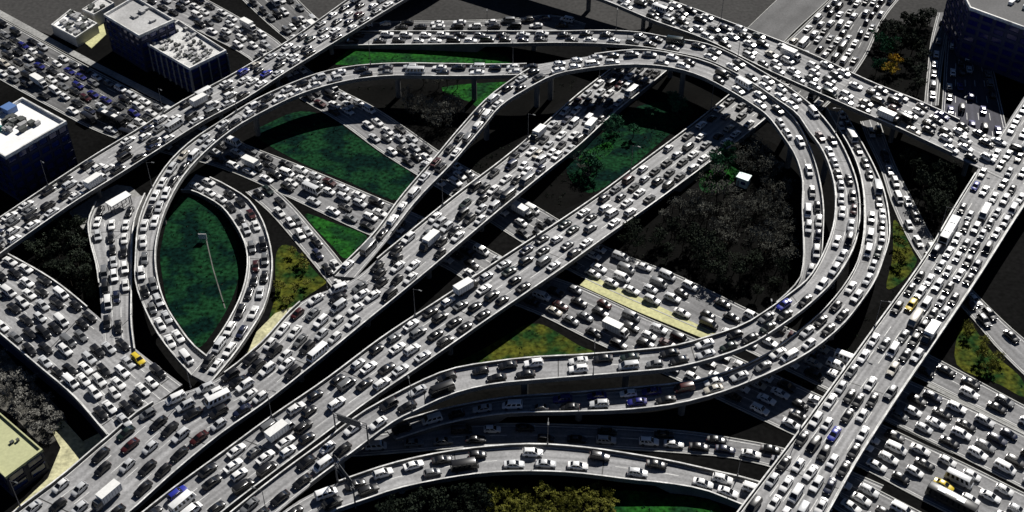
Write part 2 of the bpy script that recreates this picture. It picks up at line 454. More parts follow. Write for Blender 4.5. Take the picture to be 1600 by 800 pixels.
ZONES = [
 ('bare', 'grey bare-twigged tree in the bed inside the ring', 72, [(41.35, 268.04), (55.56, 281.46), (71.02, 304.72), (78.75, 306.76), (82.97, 294.1), (82.23, 281.46), (78.4, 258.12), (75.2, 246.0), (66.86, 247.32), (54.5, 258.12)]),
 ('dark', 'dark tree in the black bed below the bare trees', 26, [(28.04, 256.74), (37.63, 266.59), (54.32, 256.74), (66.65, 246.0), (74.97, 244.7), (65.76, 235.04), (60.4, 232.57), (47.71, 244.7)]),
 ('bare', 'bare tree in the bed above the avenue bend', 22, [(-41.64, 338.48), (-23.02, 341.22), (-10.29, 332.72), (-16.99, 317.97), (-21.6, 309.17), (-32.22, 321.57)]),
 ('dark', 'dark tree in the bed under the cross viaduct', 16, [(114.01, 297.37), (120.89, 305.74), (133.67, 295.73), (136.54, 292.48), (123.87, 273.91), (115.73, 263.73), (115.5, 275.4)]),
 ('dark', 'dark tree in the bed beside the side street', 22, [(-130.03, 252.11), (-127.54, 261.47), (-120.46, 268.04), (-115.13, 256.74), (-109.73, 242.11), (-106.78, 232.08), (-114.1, 238.29), (-123.05, 246.0)]),
 ('dark', 'dark tree in the park beyond the cross viaduct', 20, [(126.87, 369.36), (135.08, 380.49), (146.33, 380.49), (132.0, 329.7), (129.15, 334.63), (124.34, 340.43)]),
 ('green', 'tall green tree by the far avenue kerb', 5, [(126.71, 371.55), (133.33, 387.39), (136.18, 385.07), (130.38, 362.89), (123.76, 342.4), (118.97, 344.38)]),
 ('yellow', 'golden yellow tree in the park beyond the cross viaduct', 2, [(124.1, 349.19), (127.44, 352.45), (126.82, 346.37), (123.63, 343.58)]),
 ('olive', 'olive bush below the bottom ramp', 48, [(-4.92, 170.67), (21.11, 171.2), (21.87, 161.2), (-4.1, 161.2)]),
 ('dark', 'dark tree at the foot of the bottom ramp', 12, [(-27.89, 168.03), (-5.64, 171.91), (-5.47, 161.2), (-27.34, 161.2)]),
 ('olive', 'olive bush on the verge below the slip road', 8, [(113.66, 223.69), (116.45, 224.39), (118.65, 214.5), (122.39, 206.37), (115.1, 207.89)]),
 ('pale', 'grey-brown bush by the flat yellow roof', 30, [(-127.78, 213.38), (-125.99, 215.18), (-120.1, 208.97), (-109.65, 198.78), (-104.88, 192.68), (-105.79, 187.55), (-109.03, 187.55), (-117.68, 196.32), (-123.9, 201.49)]),
 ('olive', 'olive tree on the verge inside the loop ramp bend', 7, [(-63.19, 252.65), (-60.27, 255.37), (-51.81, 243.4), (-55.87, 235.79), (-59.15, 229.65)]),
 ('green', 'green tree on the verge between the flyovers', 9, [(19.1, 295.73), (31.64, 312.65), (40.57, 325.23), (50.9, 327.09), (54.57, 323.4), (38.73, 302.35), (25.26, 286.12)]),
 ('bare', 'bare tree between the flyovers near the ring', 4, [(19.95, 293.45), (23.87, 295.73), (24.4, 287.7), (20.95, 286.12)]),
 ('bare', 'bare tree beside the inner ramp bend', 7, [(0.0, 328.95), (6.18, 332.72), (10.18, 327.09), (3.98, 316.18), (-1.0, 319.76)]),
 ('olive', 'small olive tree on the strip outside the ring ramp', 4, [(106.48, 263.73), (108.27, 260.91), (108.83, 254.01), (102.23, 244.7)]),
 ('green', 'small green tree on the lawn beside the lower flyover', 4, [(58.41, 292.48), (64.37, 298.69), (67.06, 297.37), (59.66, 284.56)]),
 ('bare', 'bare tree in the dim bed below the ring', 8, [(-23.88, 192.28), (-16.55, 195.3), (-6.03, 196.32), (-10.48, 193.28)]),
 ('bare', 'bare tree at the roadside above the far green strip', 3, [(-52.7, 366.75), (-49.49, 367.62), (-49.28, 362.89), (-52.33, 362.89)]),
]
BUILDINGS = {
 'grey_block': (14, [(-135.58, 360.94), (-128.33, 373.35), (-111.47, 357.49), (-120.62, 347.01)]),
 'lower_block': (10, [(-120.71, 350.28), (-112.12, 364.28), (-92.64, 344.56), (-102.21, 333.49)]),
 'white_block': (16, [(-156.34, 289.05), (-145.39, 306.91), (-128.92, 294.3), (-140.89, 276.76)]),
 'yard_block': (4, [(-158.65, 371.98), (-155.06, 382.83), (-143.01, 372.86), (-147.87, 363.25)]),
 'small_block': (5, [(-150.28, 380.99), (-145.54, 390.33), (-140.26, 385.62), (-145.08, 377.34)]),
 'corner_block': (19, [(150.6, 379.42), (179.27, 393.86), (169.27, 337.85), (149.67, 356.51)]),
 'flat_roof': (7, [(-120.72, 180.24), (-116.4, 188.85), (-103.58, 178.01), (-109.29, 170.25)]),
 'hut': (3.2, [(64.88, 284.6), (66.36, 287.12), (69.61, 285.23), (68.08, 282.42)]),
 'shelter': (3.6, [(-113.67, 269.84), (-109.23, 275.18), (-107.17, 273.38), (-111.37, 267.8)]),
}
SPOTS = {'navy': [(-167.35, 364.54), (-156.16, 356.04), (-147.76, 349.03), (-138.21, 337.1), (-132.77, 332.1), (-128.2, 330.2), (-121.48, 323.48), (-116.86, 320.91), (-141.78, 342.6), (18.58, 194.22), (23.04, 194.22), (29.8, 195.03), (32.92, 196.66), (11.91, 194.63), (139.37, 326.44), (145.29, 319.1), (146.06, 308.48), (144.62, 337.88), (146.52, 330.2), (135.34, 311.97), (149.47, 326.44)], 'blue': [(-72.52, 164.86), (-87.8, 337.88), (-77.59, 338.66), (66.1, 225.31), (72.77, 182.87), (128.35, 272.56)], 'yellow': [(-89.42, 204.6), (98.27, 221.78), (90.08, 169.19)]}  # navy: cars whose paint carries the blue tint of shade
LAWN_PATH = [(-84.46, 260.35), (-82.8, 255.37), (-80.06, 247.32), (-77.08, 239.56), (-73.96, 231.59)]
LAWN_SIGN = (-84.89, 258.95)

# ------------------------------------------------------------------ materials
def new_mat(name):
    m = bpy.data.materials.new(name)
    m.use_nodes = True
    return m, m.node_tree.nodes, m.node_tree.links, m.node_tree.nodes['Principled BSDF']

def mat_noise(name, col, rough=0.8, scale=0.15, amount=0.35, fine=3.0, fine_amount=0.2, metallic=0.0, bump=0.0, col2=None, spec=0.4, edge=0.14):
    """procedural surface: large blotches and fine grain over one base colour, in world metres"""
    m, N, L, P = new_mat(name)
    geo = N.new('ShaderNodeNewGeometry')
    n1 = N.new('ShaderNodeTexNoise'); n1.inputs['Scale'].default_value = scale; n1.inputs['Detail'].default_value = 5
    n2 = N.new('ShaderNodeTexNoise'); n2.inputs['Scale'].default_value = fine; n2.inputs['Detail'].default_value = 3
    L.new(geo.outputs['Position'], n1.inputs['Vector']); L.new(geo.outputs['Position'], n2.inputs['Vector'])
    r1 = N.new('ShaderNodeValToRGB')
    a = col; b = col2 or tuple(c*(1-amount) for c in col)
    r1.color_ramp.elements[0].position = 0.5-edge; r1.color_ramp.elements[1].position = 0.5+edge
    r1.color_ramp.elements[0].color = (*b, 1); r1.color_ramp.elements[1].color = (*a, 1)
    L.new(n1.outputs['Fac'], r1.inputs['Fac'])
    mr = N.new('ShaderNodeMapRange')
    mr.inputs['From Min'].default_value = 0.3; mr.inputs['From Max'].default_value = 0.7
    mr.inputs['To Min'].default_value = 1-fine_amount; mr.inputs['To Max'].default_value = 1+fine_amount
    L.new(n2.outputs['Fac'], mr.inputs['Value'])
    mx = N.new('ShaderNodeVectorMath'); mx.operation = 'SCALE'
    L.new(r1.outputs['Color'], mx.inputs[0]); L.new(mr.outputs['Result'], mx.inputs['Scale'])
    L.new(mx.outputs['Vector'], P.inputs['Base Color'])
    P.inputs['Roughness'].default_value = rough
    P.inputs['Metallic'].default_value = metallic
    P.inputs['Specular IOR Level'].default_value = spec
    if bump:
        bp = N.new('ShaderNodeBump'); bp.inputs['Strength'].default_value = bump; bp.inputs['Distance'].default_value = 0.3
        L.new(n2.outputs['Fac'], bp.inputs['Height']); L.new(bp.outputs['Normal'], P.inputs['Normal'])
    return m

def mat_road(name, col, streak=0.22, spec=0.25):
    """worn road surface: streaks of rubber along the lanes, patches, oil spots; UV is in metres (across, along)"""
    m, N, L, P = new_mat(name)
    uv = N.new('ShaderNodeUVMap'); uv.uv_map = 'UVMap'
    mp = N.new('ShaderNodeMapping'); mp.inputs['Scale'].default_value = (1.1, 0.02, 1)
    L.new(uv.outputs['UV'], mp.inputs['Vector'])
    n1 = N.new('ShaderNodeTexNoise'); n1.inputs['Scale'].default_value = 1.0; n1.inputs['Detail'].default_value = 3
    L.new(mp.outputs['Vector'], n1.inputs['Vector'])
    geo = N.new('ShaderNodeNewGeometry')
    n2 = N.new('ShaderNodeTexNoise'); n2.inputs['Scale'].default_value = 0.09; n2.inputs['Detail'].default_value = 6; n2.inputs['Roughness'].default_value = 0.65
    L.new(geo.outputs['Position'], n2.inputs['Vector'])
    n3 = N.new('ShaderNodeTexNoise'); n3.inputs['Scale'].default_value = 1.7; n3.inputs['Detail'].default_value = 4
    L.new(geo.outputs['Position'], n3.inputs['Vector'])
    def rng(sock, lo, hi, a=0.3, b=0.7):
        q = N.new('ShaderNodeMapRange'); L.new(sock, q.inputs['Value'])
        q.inputs['From Min'].default_value = a; q.inputs['From Max'].default_value = b
        q.inputs['To Min'].default_value = lo; q.inputs['To Max'].default_value = hi
        return q.outputs['Result']
    def mul(a, b):
        q = N.new('ShaderNodeMath'); q.operation = 'MULTIPLY'; L.new(a, q.inputs[0]); L.new(b, q.inputs[1]); return q.outputs[0]
    sx = N.new('ShaderNodeSeparateXYZ'); L.new(uv.outputs['UV'], sx.inputs[0])
    w1 = N.new('ShaderNodeMath'); w1.operation = 'MULTIPLY'; w1.inputs[1].default_value = 2*math.pi/1.5; L.new(sx.outputs['X'], w1.inputs[0])
    w2 = N.new('ShaderNodeMath'); w2.operation = 'COSINE'; L.new(w1.outputs[0], w2.inputs[0])
    mp2 = N.new('ShaderNodeMapping'); mp2.inputs['Scale'].default_value = (0.34, 0.045, 1); L.new(uv.outputs['UV'], mp2.inputs['Vector'])
    vo = N.new('ShaderNodeTexVoronoi'); vo.distance = 'CHEBYCHEV'; vo.inputs['Scale'].default_value = 1.0; vo.inputs['Randomness'].default_value = 0.8
    L.new(mp2.outputs['Vector'], vo.inputs['Vector'])
    sc_ = N.new('ShaderNodeSeparateColor'); L.new(vo.outputs['Color'], sc_.inputs[0])
    f0 = mul(rng(w2.outputs[0], 0.86, 1.05, -1, 1), rng(sc_.outputs[0], 0.88, 1.06, 0, 1))
    f = mul(f0, mul(rng(n1.outputs['Fac'], 1-streak, 1+streak*0.6), mul(rng(n2.outputs['Fac'], 0.74, 1.14), rng(n3.outputs['Fac'], 0.78, 1.12))))
    vs = N.new('ShaderNodeVectorMath'); vs.operation = 'SCALE'; vs.inputs[0].default_value = col
    L.new(f, vs.inputs['Scale']); L.new(vs.outputs['Vector'], P.inputs['Base Color'])
    P.inputs['Roughness'].default_value = 0.85
    P.inputs['Specular IOR Level'].default_value = spec
    return m

def mat_paint(name, attr):
    m, N, L, P = new_mat(name)
    if attr:
        c = N.new('ShaderNodeAttribute'); c.attribute_name = 'paint'; out = c.outputs['Color']
    else:
        c = N.new('ShaderNodeObjectInfo'); out = c.outputs['Color']
    geo = N.new('ShaderNodeNewGeometry')
    n = N.new('ShaderNodeTexNoise'); n.inputs['Scale'].default_value = 1.3; n.inputs['Detail'].default_value = 4
    L.new(geo.outputs['Position'], n.inputs['Vector'])
    mr = N.new('ShaderNodeMapRange'); mr.inputs['To Min'].default_value = 0.8; mr.inputs['To Max'].default_value = 1.1
    L.new(n.outputs['Fac'], mr.inputs['Value'])
    vs = N.new('ShaderNodeVectorMath'); vs.operation = 'SCALE'
    L.new(out, vs.inputs[0]); L.new(mr.outputs['Result'], vs.inputs['Scale'])
    L.new(vs.outputs['Vector'], P.inputs['Base Color'])
    P.inputs['Roughness'].default_value = 0.33
    P.inputs['Coat Weight'].default_value = 0.5
    P.inputs['Coat Roughness'].default_value = 0.16
    return m

def mat_plain(name, col, rough=0.5, metallic=0.0, spec=0.5):
    m, N, L, P = new_mat(name)
    n = N.new('ShaderNodeTexNoise'); n.inputs['Scale'].default_value = 2.0
    geo = N.new('ShaderNodeNewGeometry'); L.new(geo.outputs['Position'], n.inputs['Vector'])
    mr = N.new('ShaderNodeMapRange'); mr.inputs['To Min'].default_value = 0.85; mr.inputs['To Max'].default_value = 1.15
    L.new(n.outputs['Fac'], mr.inputs['Value'])
    vs = N.new('ShaderNodeVectorMath'); vs.operation = 'SCALE'; vs.inputs[0].default_value = col
    L.new(mr.outputs['Result'], vs.inputs['Scale']); L.new(vs.outputs['Vector'], P.inputs['Base Color'])
    P.inputs['Roughness'].default_value = rough; P.inputs['Metallic'].default_value = metallic
    P.inputs['Specular IOR Level'].default_value = spec
    return m

def mat_leaf(name, col, col2):
    m, N, L, P = new_mat(name)
    geo = N.new('ShaderNodeNewGeometry')
    n = N.new('ShaderNodeTexNoise'); n.inputs['Scale'].default_value = 0.8; n.inputs['Detail'].default_value = 4
    L.new(geo.outputs['Position'], n.inputs['Vector'])
    r = N.new('ShaderNodeValToRGB')
    r.color_ramp.elements[0].position = 0.35; r.color_ramp.elements[1].position = 0.65
    r.color_ramp.elements[0].color = (*col, 1); r.color_ramp.elements[1].color = (*col2, 1)
    L.new(n.outputs['Fac'], r.inputs['Fac']); L.new(r.outputs['Color'], P.inputs['Base Color'])
    P.inputs['Roughness'].default_value = 0.75; P.inputs['Specular IOR Level'].default_value = 0.15
    return m

M = {}
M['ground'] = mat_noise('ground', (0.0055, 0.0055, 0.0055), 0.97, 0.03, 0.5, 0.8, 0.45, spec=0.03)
M['deck'] = mat_road('deck_surface', (0.32, 0.32, 0.325))
M['street'] = mat_road('street_surface', (0.23, 0.23, 0.235))
M['street_far'] = mat_road('far_street_surface', (0.13, 0.13, 0.132))
M['street_shade'] = mat_road('shade_street_surface', (0.055, 0.055, 0.075))  # navy building shade painted into the street colour
M['concrete'] = mat_noise('concrete', (0.14, 0.138, 0.132), 0.85, 0.2, 0.3, 2.5, 0.15, spec=0.3)  # shade on deck and parapet sides put into this dark tone
M['parapet'] = mat_noise('parapet_concrete', (0.74, 0.74, 0.72), 0.7, 0.35, 0.45, 2.0, 0.22, spec=0.3)
M['kerb'] = mat_noise('kerb_stone', (0.42, 0.42, 0.40), 0.8, 0.3, 0.25, 3.0, 0.15)
M['marking'] = mat_noise('road_paint', (0.7, 0.7, 0.68), 0.7, 0.5, 0.4, 5.0, 0.2)
M['joint'] = mat_plain('joint_rubber', (0.02, 0.02, 0.02), 0.7)
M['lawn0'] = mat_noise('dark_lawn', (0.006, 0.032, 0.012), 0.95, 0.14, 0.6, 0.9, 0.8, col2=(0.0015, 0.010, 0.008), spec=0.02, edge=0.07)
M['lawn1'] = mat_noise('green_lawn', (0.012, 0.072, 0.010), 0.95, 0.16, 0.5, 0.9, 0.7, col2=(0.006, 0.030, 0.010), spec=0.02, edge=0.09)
M['lawn2'] = mat_noise('olive_lawn', (0.065, 0.070, 0.010), 0.95, 0.16, 0.5, 0.9, 0.7, col2=(0.010, 0.032, 0.008), spec=0.02, edge=0.09)
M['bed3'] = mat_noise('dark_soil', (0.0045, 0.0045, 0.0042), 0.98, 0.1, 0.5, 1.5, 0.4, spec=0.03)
M['yard8'] = mat_noise('haze_grey_ground', (0.050, 0.049, 0.048), 0.95, 0.03, 0.25, 0.8, 0.25, spec=0.1)  # grey stands for haze over the far ground, painted in
M['bed4'] = mat_noise('dry_soil', (0.13, 0.125, 0.11), 0.98, 0.1, 0.5, 1.5, 0.4, spec=0.03)
M['paving5'] = mat_noise('yellow_paving', (0.50, 0.49, 0.25), 0.85, 0.12, 0.2, 1.2, 0.2)
M['paving6'] = mat_noise('grey_paving', (0.30, 0.30, 0.29), 0.85, 0.12, 0.3, 1.2, 0.25)
M['paving9'] = mat_noise('worn_path', (0.12, 0.12, 0.11), 0.9, 0.2, 0.4, 1.2, 0.3)
M['paving7'] = mat_noise('sand_paving', (0.52, 0.50, 0.30), 0.85, 0.2, 0.35, 1.2, 0.3)
M['bark'] = mat_noise('bark', (0.06, 0.05, 0.04), 0.95, 1.0, 0.4, 5.0, 0.3, spec=0.1)
M['leaf_dark'] = mat_leaf('dark_leaf', (0.006, 0.010, 0.006), (0.020, 0.030, 0.016))
M['leaf_green'] = mat_leaf('green_leaf', (0.008, 0.040, 0.018), (0.014, 0.095, 0.040))
M['leaf_olive'] = mat_leaf('olive_leaf', (0.050, 0.055, 0.008), (0.19, 0.19, 0.03))
M['leaf_pale'] = mat_leaf('pale_twigs', (0.09, 0.088, 0.08), (0.28, 0.275, 0.25))
M['leaf_yellow'] = mat_leaf('yellow_leaf', (0.28, 0.14, 0.01), (0.50, 0.36, 0.03))
M['leaf_bare'] = mat_leaf('dry_twigs', (0.035, 0.037, 0.030), (0.15, 0.152, 0.13))
M['paint'] = mat_paint('car_paint', False)
M['paint_mass'] = mat_paint('car_paint_mass', True)
M['glass'] = mat_plain('car_glass', (0.012, 0.013, 0.015), 0.08, 0.0, 0.6)
M['tyre'] = mat_plain('tyre_rubber', (0.012, 0.012, 0.012), 0.85)
M['headlight'] = mat_plain('headlight_lens', (0.75, 0.75, 0.75), 0.15)
M['taillight'] = mat_plain('taillight_lens', (0.25, 0.008, 0.008), 0.2)
M['trim'] = mat_plain('black_trim', (0.015, 0.015, 0.016), 0.5)
M['cargo'] = mat_plain('cargo_panel', (0.72, 0.72, 0.70), 0.5)
M['steel'] = mat_plain('lamp_steel', (0.10, 0.10, 0.105), 0.6, 0.3)
M['sign'] = mat_plain('sign_back', (0.07, 0.075, 0.08), 0.6, 0.2)
M['wall_dark'] = mat_noise('dark_facade', (0.018, 0.022, 0.055), 0.7, 0.2, 0.25, 2.0, 0.15)  # blue tint of the shaded walls put into the colour
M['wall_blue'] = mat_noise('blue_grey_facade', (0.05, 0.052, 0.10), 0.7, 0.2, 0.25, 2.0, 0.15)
M['wall_grey'] = mat_noise('grey_facade', (0.30, 0.30, 0.30), 0.8, 0.2, 0.25, 2.0, 0.15)
M['wall_pale'] = mat_noise('pale_facade', (0.42, 0.41, 0.38), 0.8, 0.2, 0.25, 2.0, 0.15)
M['roof_grey'] = mat_noise('grey_roof', (0.40, 0.40, 0.40), 0.85, 0.12, 0.25, 1.5, 0.15)
M['roof_far'] = mat_noise('dark_grey_roof', (0.085, 0.085, 0.088), 0.85, 0.12, 0.25, 1.5, 0.2)
M['roof_white'] = mat_noise('white_roof', (0.80, 0.80, 0.79), 0.7, 0.1, 0.12, 1.5, 0.08)
M['roof_speck'] = mat_noise('weathered_roof', (0.58, 0.58, 0.57), 0.8, 0.35, 0.35, 2.0, 0.25)
M['roof_yellow'] = mat_noise('yellow_roof', (0.42, 0.43, 0.24), 0.85, 0.1, 0.1, 1.5, 0.08)
M['roof_blue'] = mat_noise('blue_roof', (0.015, 0.06, 0.12), 0.6, 0.2, 0.3, 1.5, 0.2)
M['window'] = mat_plain('window_glass', (0.006, 0.02, 0.11), 0.1, 0.0, 0.6)
M['window_grey'] = mat_plain('hazy_window_glass', (0.008, 0.012, 0.12), 0.12, 0.0, 0.5)
M['unit'] = mat_plain('roof_unit_metal', (0.35, 0.35, 0.35), 0.5, 0.3)
M['unit_blue'] = mat_plain('blue_tank', (0.08, 0.16, 0.36), 0.5)
M['unit_dark'] = mat_plain('dark_unit', (0.05, 0.055, 0.05), 0.6)
M['unit_teal'] = mat_plain('teal_unit', (0.04, 0.22, 0.19), 0.5)
M['hut'] = mat_plain('hut_panel', (0.55, 0.70, 0.68), 0.5)

# ------------------------------------------------------------------ helpers
def mesh_of(name, verts, faces, mats, mi=None, smooth=None):
    me = bpy.data.meshes.new(name)
    me.from_pydata([tuple(map(float, v)) for v in verts], [], faces)
    for m in mats: me.materials.append(M[m])
    if mi is not None: me.polygons.foreach_set('material_index', np.asarray(mi, dtype=np.int32))
    if smooth is not None:
        me.polygons.foreach_set('use_smooth', [True]*len(me.polygons))
        me.set_sharp_from_angle(angle=R(smooth))
    me.update()
    return me

def obj(name, me, parent=None, loc=None):
    o = bpy.data.objects.new(name, me)
    COL.objects.link(o)
    if parent is not None: o.parent = parent
    if loc is not None: o.location = loc
    return o

def tag(o, label=None, cat=None, group=None, kind=None):
    if label: o['label'] = label
    if cat: o['category'] = cat
    if group: o['group'] = group
    if kind: o['kind'] = kind
    return o

def thing(name, label, cat, loc=(0, 0, 0), rz=0.0, group=None):
    o = bpy.data.objects.new(name, None)
    o.empty_display_size = 0.5
    COL.objects.link(o)
    o.location = loc; o.rotation_euler = (0, 0, rz)
    return tag(o, label, cat, group)

class MB:
    def __init__(self): self.v = []; self.f = []; self.m = []
    def add(self, vs, fs, mi=0):
        b = len(self.v); self.v += [tuple(p) for p in vs]
        for q in fs: self.f.append(tuple(b+i for i in q)); self.m.append(mi)
    def box(self, x0, x1, y0, y1, z0, z1, mi=0):
        self.add([(x0,y0,z0),(x1,y0,z0),(x1,y1,z0),(x0,y1,z0),(x0,y0,z1),(x1,y0,z1),(x1,y1,z1),(x0,y1,z1)],
                 [(0,3,2,1),(4,5,6,7),(0,1,5,4),(1,2,6,5),(2,3,7,6),(3,0,4,7)], mi)
    def tube(self, p, q, r0, r1, n=8, mi=0):
        p = Vector(p); q = Vector(q); d = (q-p).normalized()
        a = d.orthogonal().normalized(); b = d.cross(a)
        vs = []
        for c, r in ((p, r0), (q, r1)):
            for i in range(n):
                t = 2*math.pi*i/n; vs.append(c+a*(r*math.cos(t))+b*(r*math.sin(t)))
        fs = [(i, (i+1) % n, n+(i+1) % n, n+i) for i in range(n)]
        fs += [tuple(range(n-1, -1, -1)), tuple(range(n, 2*n))]
        self.add(vs, fs, mi)
    def mesh(self, name, mats, smooth=None): return mesh_of(name, self.v, self.f, mats, self.m, smooth)

def interp(sec, step):
    """smooth curve through the cross-sections, resampled about every `step` metres"""
    S = np.array(sec, float)
    c = np.stack([(S[:,0]+S[:,2])/2, (S[:,1]+S[:,3])/2], 1)
    t = np.concatenate([[0], np.cumsum(np.hypot(*(c[1:]-c[:-1]).T))])
    m = np.zeros_like(S)
    d = (S[1:]-S[:-1])/(t[1:]-t[:-1])[:, None]
    m[0] = d[0]; m[-1] = d[-1]
    for i in range(1, len(S)-1):
        h0, h1 = t[i]-t[i-1], t[i+1]-t[i]
        m[i] = (d[i-1]*h1+d[i]*h0)/(h0+h1)
    n = max(2, int(t[-1]/step)+1)
    tt = np.linspace(0, t[-1], n)
    k = np.clip(np.searchsorted(t, tt, side='right')-1, 0, len(S)-2)
    h = (t[k+1]-t[k]); u = ((tt-t[k])/h)[:, None]; h = h[:, None]
    P = (2*u**3-3*u**2+1)*S[k]+(u**3-2*u**2+u)*h*m[k]+(-2*u**3+3*u**2)*S[k+1]+(u**3-u**2)*h*m[k+1]
    return P, tt, t           # points, metres along, metres at each cross-section

def smooth_poly(pts, k=4):
    P = np.array(pts, float); n = len(P); out = []
    for i in range(n):
        p0, p1, p2, p3 = P[i-1], P[i], P[(i+1) % n], P[(i+2) % n]
        for j in range(k):
            u = j/k
            out.append(0.5*((2*p1)+(-p0+p2)*u+(2*p0-5*p1+4*p2-p3)*u*u+(-p0+3*p1-3*p2+p3)*u**3))
    return [tuple(p) for p in out]

def in_poly(x, y, poly):
    c = False; j = len(poly)-1
    for i in range(len(poly)):
        xi, yi = poly[i]; xj, yj = poly[j]
        if (yi > y) != (yj > y) and x < (xj-xi)*(y-yi)/(yj-yi)+xi: c = not c
        j = i
    return c

SINP, COSP = math.sin(R(40.0)), math.cos(R(40.0))
def project(x, y, z):
    """where a point falls in the picture (0..1, 0..1) and how many pixels of 1600 a metre is there"""
    dz = z-CAM_POS[2]
    dep = y*COSP-dz*SINP
    up = y*SINP+dz*COSP
    if dep < 1: return -9, -9, 0
    k = 1900.0/dep
    return (800+x*k)/1600, (400-up*k)/800, k

# ------------------------------------------------------------------ ground
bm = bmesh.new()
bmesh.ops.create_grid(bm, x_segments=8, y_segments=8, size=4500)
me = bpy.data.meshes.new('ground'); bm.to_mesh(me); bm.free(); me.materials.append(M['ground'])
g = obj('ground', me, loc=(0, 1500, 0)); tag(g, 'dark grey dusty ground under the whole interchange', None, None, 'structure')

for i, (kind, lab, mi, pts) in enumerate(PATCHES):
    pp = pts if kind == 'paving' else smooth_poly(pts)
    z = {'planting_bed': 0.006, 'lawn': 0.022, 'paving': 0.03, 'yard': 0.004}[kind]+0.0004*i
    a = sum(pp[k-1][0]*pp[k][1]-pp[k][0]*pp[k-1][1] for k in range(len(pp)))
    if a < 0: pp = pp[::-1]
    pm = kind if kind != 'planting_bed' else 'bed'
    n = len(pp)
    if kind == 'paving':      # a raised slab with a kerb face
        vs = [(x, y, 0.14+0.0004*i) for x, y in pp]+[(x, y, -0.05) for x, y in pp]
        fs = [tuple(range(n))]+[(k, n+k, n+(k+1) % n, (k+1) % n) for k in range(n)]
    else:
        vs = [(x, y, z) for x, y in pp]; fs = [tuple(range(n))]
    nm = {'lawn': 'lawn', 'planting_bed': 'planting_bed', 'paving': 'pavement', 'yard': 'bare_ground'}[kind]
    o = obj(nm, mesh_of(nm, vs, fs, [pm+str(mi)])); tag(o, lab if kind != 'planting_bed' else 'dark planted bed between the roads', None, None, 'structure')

# ------------------------------------------------------------------ roads
# name: (elevated, surface, label, category, phrase used for its vehicles, lanes)
INFO = {
 'upper_flyover': (1, 'deck', 'wide concrete flyover running beside its twin, farther from the bottom corner', 'flyover', 'upper twin flyover', 5),
 'lower_flyover': (1, 'deck', 'wide concrete flyover running beside its twin, nearer the bottom ramp', 'flyover', 'lower twin flyover', 5),
 'ring_inner_ramp': (1, 'deck', 'inner curved ramp of the ring, joining the upper flyover', 'ramp', 'inner ring ramp', 2),
 'ring_middle_ramp': (1, 'deck', 'long middle ramp sweeping round the ring to the lower flyover', 'ramp', 'middle ring ramp', 2),
 'ring_outer_ramp': (1, 'deck', 'outermost curved ramp of the ring, sinking below the middle one', 'ramp', 'outer ring ramp', 2),
 'arm_ramp': (1, 'deck', 'ramp bending down the left of the teardrop lawn', 'ramp', 'left teardrop ramp', 2),
 'loop_ramp': (1, 'deck', 'short loop ramp bending round the right of the teardrop lawn', 'ramp', 'right teardrop loop', 2),
 'bottom_ramp': (1, 'deck', 'arched ramp along the bottom of the interchange above olive bushes', 'ramp', 'arched bottom ramp', 2),
 'tall_viaduct': (1, 'deck', 'broad straight viaduct crossing the lower right of the interchange', 'viaduct', 'broad straight viaduct', 6),
 'cross_viaduct': (1, 'deck', 'viaduct crossing behind the ring from the top edge to the broad viaduct', 'viaduct', 'viaduct behind the ring', 4),
 'corner_highway': (1, 'deck', 'raised highway crossing the upper left corner past the office blocks', 'highway', 'corner highway', 5),
 'avenue_far_side': (0, 'street', 'avenue carriageway on the far side of the yellow median', None, 'far avenue carriageway', 4),
 'avenue_near_side': (0, 'street', 'avenue carriageway on the near side of the yellow median', None, 'near avenue carriageway', 4),
 'avenue_west': (0, 'street_far', 'broad avenue passing the office blocks at the upper left', None, 'broad upper avenue', 6),
 'back_street': (0, 'street_far', 'narrow street beyond the corner highway', None, 'back street', 3),
 'frontage_road': (0, 'street', 'frontage road beside the avenue', None, 'frontage road', 2),
 'corner_road': (0, 'street', 'road at the bottom right corner', None, 'corner road', 2),
 'left_deck': (1, 'deck', 'broad raised deck packed with cars beside the black retaining drop', 'deck', 'broad left deck', 7),
 'side_street': (1, 'deck', 'short street leading from the paved yard to the raised deck', 'street', 'side street', 3),
 'short_slip': (0, 'street', 'short slip road beside the loop ramp', None, 'short slip road', 2),
 'ring_side_road': (0, 'street', 'narrow road outside the ring ramps', None, 'road outside the ring', 2),
 'right_slip': (0, 'street', 'slip road at the right edge', None, 'right edge slip road', 2),
 'far_avenue': (0, 'street_far', 'jammed avenue beyond the cross viaduct', None, 'far jammed avenue', 7),
 'far_lane': (0, 'street_far', 'far lane along the top of the green strip', None, 'far top lane', 2),
 'shaded_street': (0, 'street_shade', 'dark street in the shade of the corner building', None, 'shaded street', 6),
 'lane_below_ring': (0, 'street', 'road in the shade below the outer ring ramp', None, 'road below the ring', 2),
 'empty_road': (0, 'street_far', 'empty grey road beyond the cross viaduct', None, 'empty far road', 0),
 'park_lane': (0, 'street_far', 'narrow lane beside the far park', None, 'park lane', 2),
}
